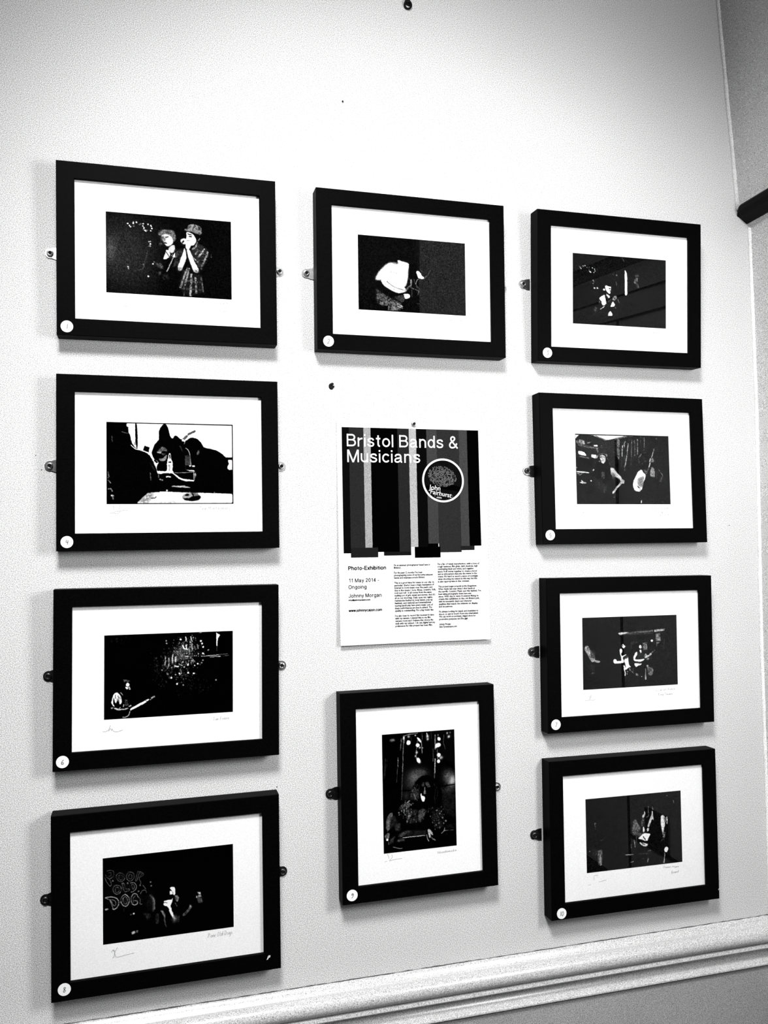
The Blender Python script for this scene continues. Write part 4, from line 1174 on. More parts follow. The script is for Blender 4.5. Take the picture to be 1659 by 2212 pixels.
# the side wall on the right: a stub 2.3 m long that leans a little above its dark rail
side = [(0.784, -0.9375), (0.789, -0.60), (0.7915, -0.25), (0.7985, 0.07), (0.8035, 0.30), (0.8035, 0.703),
        (0.7755, 0.738), (0.7430, 1.2193), (0.7075, CEIL), (0.95, CEIL), (0.95, -0.9375)]
structure('wall_right', prism(side, 'y', 0.0, -2.32), M['plaster_side'])
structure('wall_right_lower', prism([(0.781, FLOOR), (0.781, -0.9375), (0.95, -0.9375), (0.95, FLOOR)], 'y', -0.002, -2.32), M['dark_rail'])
structure('floor', box_vf(-3.6, 3.6, -5.2, 0.12, FLOOR - 0.1, FLOOR), M['dark_room'])
structure('ceiling', box_vf(-3.6, 3.6, -5.2, 0.12, CEIL, CEIL + 0.1), M['ceiling'])
structure('wall_left', box_vf(-3.7, -3.6, -5.2, 0.12, FLOOR, CEIL), M['dark_room'])
structure('wall_front', box_vf(-3.7, 3.7, -5.3, -5.2, FLOOR, CEIL), M['dark_room'])
structure('wall_far', box_vf(3.6, 3.7, -5.2, 0.12, FLOOR, CEIL), M['dark_room'])
# worn corner bead
def bead(name, line, r, seed):
    rnd = random.Random(seed); pts = []
    for (x0, z0), (x1, z1) in zip(line[:-1], line[1:]):
        n = max(2, int(abs(z1 - z0) / 0.02))
        pts += [(x0 + (x1 - x0) * i / n - r * 0.3 + rnd.uniform(-.0006, .0006), -r * 0.45, z0 + (z1 - z0) * i / n) for i in range(n)]
    pts.append((line[-1][0] - r * 0.3, -r * 0.45, line[-1][1]))
    return structure(name, tube(pts, [r * rnd.uniform(0.85, 1.15) for _ in pts], 10), M['caulk'], smooth=True)
bead('trim_2', [(0.8035, 0.700), (0.8035, 0.30), (0.7985, 0.07), (0.7915, -0.25), (0.789, -0.60), (0.786, -0.80)], 0.0042, 3)
bead('trim_3', [(0.7755, 0.738), (0.7430, 1.2193), (0.7075, CEIL)], 0.0046, 4)

# dado rail along the picture wall, dying into the side wall
def rail_profile():
    p = [(0.0, -0.806), (0.003, -0.8075), (0.006, -0.8120), (0.009, -0.8165), (0.0130, -0.8200)]
    cx, cz, r = 0.0168, -0.8352, 0.0168
    for i in range(15):
        a = math.radians(104 - i * (104 + 80) / 14)
        p.append((cx + r * math.cos(a), cz + r * math.sin(a)))
    p += [(0.0198, -0.8525), (0.0262, -0.8533), (0.0274, -0.8590), (0.0255, -0.8612)]
    p += [(0.0080, -0.8620), (0.0030, -0.8645), (0.0020, -0.8700), (0.0026, -0.8760), (0.0046, -0.8820), (0.0082, -0.8868), (0.0130, -0.8900)]
    p += [(0.0178, -0.8920), (0.0205, -0.8942), (0.0208, -0.8970), (0.0180, -0.8990), (0.010, -0.9005), (0.0, -0.902)]
    return p
rp = [(d, z + 0.0055) for d, z in rail_profile()]
def rail_mesh():
    return prism([(-d, z) for d, z in rp], 'x', -3.6, 0.80)
rail = structure('trim_1', rail_mesh(), M['gloss_paint'], smooth=True)
es = rail.modifiers.new('edges', 'EDGE_SPLIT'); es.split_angle = math.radians(38)

crack_rnd = random.Random(8)
crack = [(-3.6 + 4.4 * i / 400, -0.0002, -0.7998 + crack_rnd.uniform(-.0004, .0004)) for i in range(401)]
structure('trim_8', tube(crack, [crack_rnd.uniform(.0002, .0010) for _ in crack], 5), mat('paint_crack', 0.06))

# dark moulding on the side wall: heavy bar with two thin battens under it
def bar_mesh():
    v, f = [], []
    # (y, shrink) stations: a broken, tapered end near the picture wall
    prof = [(0.807, 0.7080), (0.795, 0.7095), (0.775, 0.7200), (0.7665, 0.7300), (0.7665, 0.7400), (0.772, 0.7460), (0.807, 0.7460)]
    for y, k in ((-0.0005, 0.45), (-0.006, 0.75), (-0.014, 1.0), (-2.32, 1.0)):
        for x, z in prof:
            zz = 0.7200 + (z - 0.7200) * (k if z > 0.720 else 1.0)
            v.append((x if k == 1 else x + (1 - k) * 0.010 * (x < 0.776), y, zz))
    n = len(prof)
    for s in range(3):
        f += [(s * n + i, s * n + (i + 1) % n, (s + 1) * n + (i + 1) % n, (s + 1) * n + i) for i in range(n)]
    f += [tuple(range(n)), tuple(range(3 * n, 4 * n))]
    return v, f
structure('trim_4', bar_mesh(), M['dark_rail'])
structure('trim_5', box_vf(0.7995, 0.807, -2.32, -0.36, 0.633, 0.638), M['dark_rail'])
structure('trim_6', box_vf(0.7995, 0.807, -2.32, -0.36, 0.566, 0.571), M['dark_rail'])
gap_v = []
for y, x, z in ((-0.637, 0.8035, 0.566), (-0.632, 0.799, 0.14), (-0.6215, 0.7915, -0.25), (-0.605, 0.788, -0.70), (-0.600, 0.7845, -0.937)):
    gap_v += [(x - 0.003, y - 0.0045, z), (x - 0.003, y + 0.0045, z), (x + 0.008, y + 0.0045, z), (x + 0.008, y - 0.0045, z)]
gap_f = [(0, 1, 2, 3), (19, 18, 17, 16)] + [(4 * s + i, 4 * s + (i + 1) % 4, 4 * s + 4 + (i + 1) % 4, 4 * s + 4 + i) for s in range(4) for i in range(4)]
structure('trim_7', (gap_v, gap_f), M['dark_rail'])
structure('trim_9', box_vf(0.7825, 0.800, -0.600, -0.33, -0.8065, -0.7975), M['dark_rail'])

# ------------------------------------------------------------------ framed prints
FW, FH, FD, BORDER, GD = 0.380, 0.3042, 0.0339, 0.0299, 0.0056
PW, PH = 0.2175, 0.1435
GROUP = 'black framed prints hung on the wall'

def moulding_mesh(w, h):
    """mitred frame ring with a rebate for glass and print; back on the wall, front at y = -FD"""
    b = 0.0009
    # (inset from outer edge, y)
    sec = [(0.0, -0.0022), (0.0, -FD + b), (b, -FD), (BORDER - b, -FD), (BORDER, -FD + b),
           (BORDER, -FD + GD), (BORDER - 0.007, -FD + GD), (BORDER - 0.007, -0.0035), (0.004, -0.0022)]
    v = []
    for ins, y in sec:
        for sx, sz in ((-1, 1), (1, 1), (1, -1), (-1, -1)):
            v.append((sx * (w / 2 - ins), y, sz * (h / 2 - ins)))
    f = []; n = len(sec)
    for i in range(n):
        j = (i + 1) % n
        for k in range(4):
            l = (k + 1) % 4
            f.append((i * 4 + k, i * 4 + l, j * 4 + l, j * 4 + k))
    return mesh_of(v, f)

def rect_mesh(w, h, t):
    return mesh_of(*box_vf(-w / 2, w / 2, -t / 2, t / 2, -h / 2, h / 2))

def plate_mesh():
    """steel hanging tab: wide where it leaves the frame, round at the screw; origin at the screw, tab towards +x"""
    out = []; r = 0.0086
    for i in range(15):
        a = math.radians(75 + i * 210 / 14)
        out.append((r * math.cos(a), r * math.sin(a)))
    out = out + [(0.0085, -0.0106), (0.0155, -0.0112), (0.0155, 0.0112), (0.0085, 0.0106)]
    v = [(x, y, z) for y in (-0.0002, -0.0022) for x, z in out]; n = len(out)
    f = [tuple(range(n)), tuple(range(2 * n - 1, n - 1, -1))] + [(i, (i + 1) % n, n + (i + 1) % n, n + i) for i in range(n)]
    return mesh_of(v, f)

def screw_mesh(r=0.0056, hgt=0.0042):
    return mesh_of(*lathe_y([(0.0026, 0.0), (0.0026, -0.001), (r, -0.001), (r * 1.02, -0.0018), (r * 0.92, -hgt * .8), (r * 0.72, -hgt), (r * 0.58, -hgt), (r * 0.56, -hgt + 0.0012)], 24))

def recess_mesh(r=0.0031, y=-0.0043):
    v, f = [], []
    pts = [(r, 0), (r * .55, r * .55), (0, r), (-r * .55, r * .55), (-r, 0), (-r * .55, -r * .55), (0, -r), (r * .55, -r * .55)]
    v = [(x, yy, z) for yy in (y, y + 0.0012) for x, z in pts]; n = 8
    f = [tuple(range(n)), tuple(range(2 * n - 1, n - 1, -1))] + [(i, (i + 1) % n, n + (i + 1) % n, n + i) for i in range(n)]
    return mesh_of(v, f)

PLATE, SCREW, RECESS = plate_mesh(), screw_mesh(), recess_mesh()
for me_, k_ in ((PLATE, 'steel'), (SCREW, 'steel'), (RECESS, 'recess')): me_.materials.append(M[k_])
PLATE_D, SCREW_D = PLATE.copy(), SCREW.copy()
for me_ in (PLATE_D, SCREW_D):
    me_.materials.clear(); me_.materials.append(M['steel_shaded'])
for me_ in (SCREW, SCREW_D):
    for p in me_.polygons: p.use_smooth = True

def sticker_mesh():
    seg = 40; r = 0.0102
    v = [(r * math.cos(2 * math.pi * k / seg), y, r * math.sin(2 * math.pi * k / seg)) for y in (0.0, -0.0003) for k in range(seg)]
    f = [tuple(range(seg)), tuple(range(2 * seg - 1, seg - 1, -1))] + [(i, (i + 1) % seg, seg + (i + 1) % seg, seg + i) for i in range(seg)]
    return mesh_of(v, f)
STICKER = sticker_mesh(); STICKER.materials.append(M['sticker'])

def child(name, me, parent, loc=(0, 0, 0), rot=(0, 0, 0), material=None, label=None):
    o = bpy.data.objects.new(name, me); COL.objects.link(o)
    if material and not me.materials: me.materials.append(material)
    o.parent = parent; o.location = loc; o.rotation_euler = rot
    if label: o['label'] = label
    return o

def frame(num, cx, cz, a, lean, label, sticker, left, right, portrait=False):
    w, h = (FH, FW) if portrait else (FW, FH)
    pw, ph = (PH, PW) if portrait else (PW, PH)
    rnd = random.Random(num)
    t = empty('picture_frame', (cx, 0, cz), (0, -a, 0), label, 'picture frame', GROUP)
    # hung a little off plumb: only the lower back edge touches the wall
    edge = -h / 2
    t.matrix_world = (Matrix.Translation((cx, 0, cz)) @ Matrix.Rotation(-a, 4, 'Y') @ Matrix.Translation((0, 0, edge))
                      @ Matrix.Rotation(lean, 4, 'X') @ Matrix.Translation((0, 0, -edge)))
    child('moulding', moulding_mesh(w, h), t, material=M['black_wood'])
    ow, oh = w - 2 * BORDER + 0.012, h - 2 * BORDER + 0.012
    child('glass', rect_mesh(ow, oh, 0.0006), t, (0, -FD + GD + 0.0005, 0), material=M['glass'])
    sheet_y = -FD + GD + 0.0016
    sheet = child('print_sheet', rect_mesh(ow, oh, 0.0006), t, (0, sheet_y, 0), material=M['paper'], label='white bordered paper sheet')
    child('backing_board', rect_mesh(ow, oh, 0.003), t, (0, sheet_y + 0.0024, 0), material=M['board'])
    child('photograph', photo_mesh(num, pw, ph), sheet, (0, -0.00045, 0), material=M['tone'])
    k = 0.2175 / 1000.0
    loc = lambda p: (p[0] * k - pw / 2, ph / 2 - p[1] * k)
    sig = [smooth_line([loc(p) for p in pl], 3) for pl in SIGNATURES[num]]
    child('signature', ribbon(sig, 0.00075), sheet, (0, -0.0005, 0), material=M['pencil'], label='faint pencil signature')
    lines = []
    for txt, p0, p1, hh in CAPTIONS[num]:
        st, wd = handwriting(txt, rnd)
        (x0, z0), (x1, z1) = loc(p0), loc(p1)
        sx = math.hypot(x1 - x0, z1 - z0) / wd; sz = hh * k * 0.80; an = math.atan2(z1 - z0, x1 - x0)
        for pl in st:
            lines.append([(x0 + x * sx * math.cos(an) - z * sz * math.sin(an), z0 + x * sx * math.sin(an) + z * sz * math.cos(an)) for x, z in pl])
    child('caption', ribbon(lines, 0.00062), sheet, (0, -0.0005, 0), material=M['pencil'], label='faint pencil caption')
    s = child('number_sticker', STICKER, t, (sticker[0], -FD - 0.0001, sticker[1]), label='round white sticker')
    st, wd = handwriting(str(num), rnd)
    sc = 0.0088
    st = [[((x - wd / 2 + 0.02) * sc, (z - 0.5) * sc) for x, z in pl] for pl in st]
    child('numeral', ribbon(st, 0.0010), s, (0, -0.00045, 0), material=M['ink'], label='handwritten number')
    for side, spec in ((-1, left), (1, right)):
        if not spec: continue
        dx, dz, dark = spec
        p = child('mirror_plate', PLATE_D if dark else PLATE, t, (dx, (dz - edge) * math.tan(lean), dz), (0, 0 if side < 0 else math.pi, 0))
        sc_ = child('screw', SCREW_D if dark else SCREW, p, (0, -0.0022, 0), (0, rnd.uniform(0, 1.5), 0))
    return t

SCREW_ALL = {}
def with_recess(me, mat_head):
    bm = bmesh.new(); bm.from_mesh(me); n = len(bm.faces)
    bm.from_mesh(RECESS)
    bm.faces.ensure_lookup_table()
    for f in bm.faces[n:]: f.material_index = 1; f.smooth = False
    out = bpy.data.meshes.new('screw'); bm.to_mesh(out); bm.free()
    out.materials.append(mat_head); out.materials.append(M['recess'])
    return out
SCREW = with_recess(SCREW, M['steel']); SCREW_D = with_recess(SCREW_D, M['steel_shaded'])

frame(1, -0.45627, 0.52344, 0.00593, 0.02520, 'black framed print of a harmonica player in a hat beside a singer, sticker numbered 1', (-0.1733, -0.1370), (-0.2035, -0.0005, 0), (0.2008, -0.0051, 0))
frame(2, -0.00072, 0.52188, 0.00394, 0.03170, 'black framed print of a bent white shirted figure, sticker numbered 2, top row middle', (-0.1690, -0.1369), (-0.2030, -0.0006, 0), (0.2010, -0.0030, 0))
frame(3, 0.44846, 0.52218, 0.00702, 0.06445, 'black framed dark print of a small lit singer by a bright strip, sticker numbered 3', (-0.1694, -0.1353), (-0.2028, 0.0110, 0), None)
frame(4, -0.45542, 0.15028, 0.00326, 0.00590, 'black framed print of pub drinkers silhouetted around a glass bottle, sticker numbered 4', (-0.1727, -0.1366), (-0.2035, -0.0035, 0), (0.1997, -0.0008, 0))
frame(5, 0.44934, 0.15021, -0.00086, 0.0, 'black framed print of a long haired woman and a double bass player, sticker numbered 5', (-0.1734, -0.1341), (-0.2050, -0.0029, 1), None)
frame(6, -0.45877, -0.21904, -0.00314, 0.02382, 'black framed print of a lone guitarist beside glittering specks, sticker numbered 6', (-0.1743, -0.1362), (-0.2010, 0.0028, 1), (0.2000, 0.0020, 0))
frame(7, 0.45115, -0.22227, -0.00617, 0.01544, 'black framed print of two lit guitarists on a small stage, sticker numbered 7', (-0.1734, -0.1351), (-0.2058, 0.0046, 1), None)
f8 = frame(8, -0.46049, -0.59296, 0.00474, 0.01712, 'black framed print with chalk lettering POOR OLD DOGS, sticker numbered 8', (-0.1696, -0.1326), (-0.2022, 0.0042, 1), (0.1998, 0.0030, 1))
frame(9, -0.00455, -0.46095, 0.0002, 0.0, 'black upright framed print of a long haired musician under fairy lights, sticker numbered 9', (-0.1344, -0.1737), (-0.1660, 0.0029, 1), (0.1665, -0.0142, 0), portrait=True)
f10 = frame(10, 0.44851, -0.58194, -0.00979, 0.0, 'black framed murky print of a guitar neck and blurred lamp, sticker numbered 10', (-0.1687, -0.1398), (-0.2085, 0.0041, 1), None)

def chip(parent, x, z, s):
    pts = [(-.9, -1.0), (-.2, -.9), (.1, -.3), (.9, .1), (1.0, .9), (.2, 1.0), (-.3, .4), (-.5, -.2)]
    v = [(x + px * s, -FD - yy, z + pz * s) for yy in (0.0001, 0.0005) for px, pz in pts]; n = len(pts)
    f = [tuple(range(n)), tuple(range(2 * n - 1, n - 1, -1))] + [(i, (i + 1) % n, n + (i + 1) % n, n + i) for i in range(n)]
    child('paint_chip', mesh_of(v, f), parent, material=M['chip'], label='pale chip in the black paint')
chip(f8, 0.1678, -0.1301, 0.0036)
chip(f10, 0.1884, -0.1327, 0.0016)

# ------------------------------------------------------------------ exhibition poster
PSW, PSH = 0.3019, 0.4270
def bend(x, z):
    t = max(0.0, (0.205 - z) / 0.42)
    return -(0.0012 + 0.0065 * t ** 2.2 + 0.0022 * t * (abs(x + 0.02) / 0.15) ** 2)
poster = empty('poster', (0.00234, 0, 0.02707), (0, -0.0003, 0), 'white exhibition poster with striped dark panel reading Bristol Bands & Musicians', 'poster')
def bent(me, lift):
    co = np.zeros(len(me.vertices) * 3); me.vertices.foreach_get('co', co); co = co.reshape(-1, 3)
    co[:, 1] = [bend(x, z) - lift for x, _, z in co]
    me.vertices.foreach_set('co', co.ravel()); me.update(); return me
def sheet_grid(x0, x1, z0, z1, nx, nz):
    v = [(x0 + (x1 - x0) * i / nx, 0, z0 + (z1 - z0) * j / nz) for j in range(nz + 1) for i in range(nx + 1)]
    f = [(j * (nx + 1) + i, j * (nx + 1) + i + 1, (j + 1) * (nx + 1) + i + 1, (j + 1) * (nx + 1) + i) for j in range(nz) for i in range(nx)]
    me = bpy.data.meshes.new('sheet'); me.from_pydata(v, [], f); me.update(); return me
paper = child('paper', bent(sheet_grid(-PSW / 2, PSW / 2, -PSH / 2, PSH / 2, 16, 28), 0.0), poster, material=M['poster'])
so = paper.modifiers.new('thickness', 'SOLIDIFY'); so.thickness = 0.0003; so.offset = 0
def quad_strip(x0t, x1t, zt, x0b, x1b, zb, n=14):
    v, f = [], []
    for j in range(n + 1):
        t = j / n
        z = zt + (zb - zt) * t
        v.append((x0t + (x0b - x0t) * t, 0, z)); v.append((x1t + (x1b - x1t) * t, 0, z))
    for j in range(n): f.append((2 * j, 2 * j + 1, 2 * j + 3, 2 * j + 2))
    me = bpy.data.meshes.new('strip'); me.from_pydata(v, [], f); me.update(); return me
def ink(name, tone, mot=0.35):
    return mat(name, srgb(tone) / 1.7, grain=mot, scale=800, spec=0.0)
STRIPES = [(-141.4, -127.2, -40.7, .05), (-127.2, -98.8, -48.3, .17), (-98.8, -84.6, -30.3, .70), (-84.6, -30.6, -39.0, .012),
           (-30.6, -7.6, -46.0, .16), (-7.6, 7.3, -30.1, .76), (7.3, 28.4, -50.7, .04), (28.4, 49.8, -24.1, .27),
           (49.8, 96.2, -41.6, .19), (96.2, 113.4, -37.7, .28), (113.4, 137.7, -29.6, .012)]
BLOCKS = [(-127.3, -73.6, -30.4, -49.0, .13), (-62.1, -8.4, -39.0, -46.2, .10), (-0.1, 52.4, -30.2, -51.4, .012),
          (27.2, 48.5, -24.1, -34.6, .012), (94.6, 123.4, -29.6, -37.9, .14)]
panel_bm, mats_ = [], []
parts = []
for i, (x0, x1, zb, tone) in enumerate(STRIPES):
    parts.append((quad_strip(x0 / 1e3, x1 / 1e3 + 0.0002, 0.2004, x0 / 1e3, x1 / 1e3 + 0.0002, zb / 1e3), tone, 0.00030))
for x0, x1, zt, zb, tone in BLOCKS:
    parts.append((quad_strip(x0 / 1e3, x1 / 1e3, zt / 1e3, x0 / 1e3, x1 / 1e3, zb / 1e3, 2), tone, 0.00036))
bm = bmesh.new(); pm = bpy.data.meshes.new('striped_panel')
for i, (me, tone, lift) in enumerate(parts):
    bent(me, lift); n0 = len(bm.faces); bm.from_mesh(me); bm.faces.ensure_lookup_table()
    for f in bm.faces[n0:]: f.material_index = i
    pm.materials.append(ink('poster_ink_%d' % i, tone))
bm.to_mesh(pm); bm.free()
panel = child('striped_panel', pm, poster, label='dark vertical stripes of uneven length')

def poster_text(name, items, material, parent, lift=0.0005, label=None, res=3):
    bm = bmesh.new()
    for body, p0, p1, cap, off in items:
        off = off * 0.8
        me, co = fitted_text(body, (p0[0] / 1e3, p0[1] / 1e3), (p1[0] / 1e3, p1[1] / 1e3), cap / 1e3, offset=off, res=res)
        bm.from_mesh(me)
    me = bpy.data.meshes.new(name); bm.to_mesh(me); bm.free()
    return child(name, bent(me, lift), parent, material=material, label=label)
M['poster_white'] = mat('poster_white', 0.76, grain=0.1, scale=600)
def arc(cx, cy, rx, ry, a0, a1, n=14):
    return [(cx + rx * math.cos(math.radians(a0 + (a1 - a0) * i / n)), cy + ry * math.sin(math.radians(a0 + (a1 - a0) * i / n))) for i in range(n + 1)]
h = 0.07
GROTESK = {   # plain grotesque letters as centre lines, capital height 1
 'B': (.72, [[(h, 0), (h, 1)], [(h, .93), (.40, .93)] + arc(.40, .73, .20, .20, 90, -90) + [(h, .53)], [(h, .53), (.42, .53)] + arc(.42, .30, .23, .23, 90, -90) + [(h, .07)]]),
 'r': (.38, [[(h, 0), (h, .72)], arc(.36, .40, .29, .25, 180, 85, 8)]),
 'i': (.14, [[(h, 0), (h, .72)], [(h, .86), (h, 1)]]), 'l': (.14, [[(h, 0), (h, 1)]]),
 's': (.56, [smooth_line([(.49, .52), (.42, .63), (.27, .66), (.12, .60), (.10, .49), (.18, .41), (.32, .36), (.46, .29), (.49, .19), (.42, .09), (.27, .06), (.12, .10), (.065, .22)], 5)]),
 't': (.38, [[(.19, .93), (.19, .20)] + arc(.31, .20, .12, .14, 180, 275, 8), [(.02, .665), (.36, .665)]]),
 'o': (.64, [arc(.32, .36, .25, .30, 0, 360, 32)]),
 'a': (.64, [smooth_line([(.09, .49), (.15, .62), (.30, .66), (.44, .62), (.50, .50)], 5) + [(.50, .16)] + arc(.57, .14, .07, .08, 180, 290, 6), smooth_line([(.50, .42), (.36, .37), (.16, .33), (.075, .22), (.10, .10), (.22, .055), (.36, .09), (.50, .22)], 5)]),
 'n': (.57, [[(h, 0), (h, .72)], arc(.285, .44, .215, .22, 180, 0, 16) + [(.50, 0)]]),
 'd': (.60, [arc(.29, .36, .22, .30, 0, 360, 32), [(.53, 0), (.53, 1)]]),
 'u': (.57, [[(h, .72), (h, .28)] + arc(.285, .28, .215, .22, 180, 360, 16), [(.50, 0), (.50, .72)]]),
 'c': (.56, [arc(.31, .36, .24, .30, 38, 322, 28)]),
 'M': (.88, [[(h, 0), (h, 1)], [(.81, 0), (.81, 1)], [(.09, 1), (.44, .0)], [(.79, 1), (.44, .0)]]),
 'P': (.68, [[(h, 0), (h, 1)], [(h, .93), (.38, .93)] + arc(.38, .70, .23, .23, 90, -90) + [(h, .47)]]),
 'h': (.57, [[(h, 0), (h, 1)], arc(.285, .44, .215, .22, 180, 0, 16) + [(.50, 0)]]),
 'E': (.66, [[(h, 0), (h, 1)], [(h, .935), (.64, .935)], [(h, .51), (.60, .51)], [(h, .065), (.65, .065)]]),
 'x': (.52, [[(.04, 0), (.48, .72)], [(.04, .72), (.48, 0)]]),
 'b': (.60, [arc(.31, .36, .22, .30, 0, 360, 32), [(h, 0), (h, 1)]]),
 '1': (.50, [[(.33, 0), (.33, 1)], [(.33, .93), (.10, .74)]]),
 '2': (.58, [smooth_line([(.08, .68), (.13, .86), (.30, .94), (.46, .86), (.49, .70), (.40, .52), (.20, .32), (.08, .10)], 5), [(.06, .065), (.52, .065)]]),
 '0': (.60, [arc(.30, .5, .21, .44, 0, 360, 32)]),
 '4': (.60, [[(.40, 0), (.40, 1)], [(.40, .95), (.05, .27)], [(.02, .29), (.56, .29)]]),
 'y': (.52, [[(.04, .72), (.27, .06)], [(.48, .72), (.25, .02), (.16, -.18), (.03, -.20)]]),
 'O': (.82, [arc(.41, .5, .34, .45, 0, 360, 40)]),
 'g': (.60, [arc(.29, .37, .22, .29, 0, 360, 32), [(.53, .72), (.53, .02)] + arc(.30, .0, .23, .22, 0, -150, 10)]),
 'J': (.52, [[(.44, 1), (.44, .26)] + arc(.25, .26, .19, .20, 0, -180, 12)]),
 'w': (.74, [[(.03, .72), (.20, 0)], [(.20, 0), (.37, .70)], [(.37, .70), (.54, 0)], [(.54, 0), (.71, .72)]]),
 'j': (.16, [[(h, .72), (h, -.14), (-.04, -.2)], [(h, .86), (h, 1)]]), '.': (.16, [[(h, 0), (h, .14)]]),
 'm': (.84, [[(h, 0), (h, .72)], arc(.245, .46, .175, .20, 180, 0, 12) + [(.42, 0)], arc(.595, .46, .175, .20, 180, 0, 12) + [(.77, 0)]]),
 'f': (.36, [[(.15, 0), (.15, .80)] + arc(.28, .80, .13, .15, 180, 90, 6), [(.0, .665), (.34, .665)]]),
 '-': (.38, [[(.04, .37), (.34, .37)]]),
 '@': (1.0, [arc(.5, .42, .42, .50, -60, 280, 30), arc(.48, .42, .18, .22, 0, 360, 16)]),
 '&': (.76, [smooth_line([(.70, .0), (.52, .23), (.30, .52), (.18, .72), (.20, .88), (.33, .95), (.46, .87), (.46, .74), (.36, .62), (.16, .46), (.07, .28), (.12, .11), (.27, .05), (.45, .10), (.57, .24), (.63, .42)], 5)]),
}
def grotesk(body, p0, p1, cap, weight=0.122):
    x = 0.0; st = []
    for ch in body:
        if ch == ' ': x += 0.34; continue
        w, g = GROTESK[ch]
        st += [[(x + a, b) for a, b in pl] for pl in g]; x += w + 0.105
    x -= 0.105; sx = (p1[0] - p0[0]) / x
    return ribbon([[(p0[0] + a * sx, p0[1] + (p1[1] - p0[1]) * a / x + b * cap) for a, b in pl] for pl in st], weight * cap)
bm = bmesh.new()
for body, p0, p1 in (('Bristol Bands &', (-.1320, .1636), (.0947, .1634)), ('Musicians', (-.1316, .1332), (.0152, .1335))):
    bm.from_mesh(grotesk(body, p0, p1, 0.0240))
me = bpy.data.meshes.new('title'); bm.to_mesh(me); bm.free()
child('title', bent(me, 0.0007), poster, material=M['poster_white'], label='white title lettering')

# round badge on the striped panel
def disc(cx, cz, r0, r1, seg=64):
    v, f = [], []
    for k in range(seg):
        a = 2 * math.pi * k / seg
        v.append((cx + r1 * math.cos(a), 0, cz + r1 * math.sin(a)))
        if r0: v.append((cx + r0 * math.cos(a), 0, cz + r0 * math.sin(a)))
    if r0: f = [(2 * k, 2 * k + 1, (2 * k + 3) % (2 * seg), (2 * k + 2) % (2 * seg)) for k in range(seg)]
    else: f = [tuple(range(seg))]
    me = bpy.data.meshes.new('disc'); me.from_pydata(v, [], f); me.update(); return me
BX, BZ, BR = 0.0614, 0.0996, 0.0433
badge = child('badge', bent(disc(BX, BZ, 0, BR - 0.003), 0.0006), poster, material=ink('badge_dark', .06, .9), label='round badge with a pale tree')
child('badge_ring', bent(disc(BX, BZ, BR - 0.0038, BR), 0.0008), badge, material=M['poster_white'])
rr = random.Random(5); v, f = [], []
def blob(x, z, r):
    n = len(v); k = 7
    for i in range(k):
        a = 2 * math.pi * i / k + rr.random(); q = r * rr.uniform(.6, 1.2)
        v.append((x + q * math.cos(2 * math.pi * i / k), 0, z + q * math.sin(2 * math.pi * i / k)))
    f.append(tuple(range(n, n + k)))
for _ in range(620):
    a = rr.uniform(0, 2 * math.pi); q = math.sqrt(rr.random())
    x = BX - 0.002 + q * 0.0290 * math.cos(a); z = BZ + 0.0075 + q * 0.0200 * math.sin(a) - (x - BX) * 0.12
    blob(x, z, rr.uniform(.0006, .0014))
for _ in range(26):
    blob(BX + rr.uniform(-.028, .02), BZ - 0.0225 - rr.uniform(0.006, .012), rr.uniform(.0005, .0012))
me = bpy.data.meshes.new('tree'); me.from_pydata(v, [], f); me.update()
child('tree_print', bent(me, 0.0009), badge, material=ink('badge_grey', .46, .7))
hill = bpy.data.meshes.new('hill')
hv = [(BX - .037, 0, BZ - .010), (BX - .020, 0, BZ - .0115), (BX - .006, 0, BZ - .0135), (BX + .008, 0, BZ - .0125), (BX + .018, 0, BZ - .008), (BX + .037, 0, BZ - .0135),
      (BX + .031, 0, BZ - .0215), (BX + .014, 0, BZ - .019), (BX - .006, 0, BZ - .017), (BX - .024, 0, BZ - .016), (BX - .035, 0, BZ - .018)]
hill.from_pydata(hv, [], [tuple(range(len(hv)))]); hill.update()
child('hill_print', bent(hill, 0.0010), badge, material=ink('badge_black', .01, .3))
poster_text('badge_lettering', [('John', (31.4, 82.2), (54.6, 79.3), 9.2, 0.004), ('Fairhurst', (34.0, 73.6), (77.4, 65.4), 8.6, 0.006), ('.com', (46.0, 65.2), (57.0, 63.6), 3.6, 0.01)],
            M['poster_white'], badge, 0.0012, 'white badge lettering')

def grotesk_lines(name, items):
    bm = bmesh.new()
    for body, x0, x1, z, cap, wt in items:
        bm.from_mesh(grotesk(body, (x0 / 1e3, z / 1e3), (x1 / 1e3, z / 1e3), cap / 1e3, wt))
    me = bpy.data.meshes.new(name); bm.to_mesh(me); bm.free()
    return child(name, bent(me, 0.0005), poster, material=M['print_black'])
grotesk_lines('heading', [('Photo-Exhibition', -133.1, -58.9, -72.4, 7.2, 0.22)])
grotesk_lines('dates', [('11 May 2014 -', -132.6, -73.0, -95.6, 7.2, 0.16), ('Ongoing', -133.4, -98.2, -107.9, 7.2, 0.16)])
grotesk_lines('author', [('Johnny Morgan', -133.4, -68.8, -124.3, 7.2, 0.16), ('info@johnnycajon.com', -133.4, -91.5, -130.4, 2.9, 0.30)])
grotesk_lines('web_address', [('www.johnnycajon.com', -133.4, -68.8, -150.8, 4.9, 0.25)])
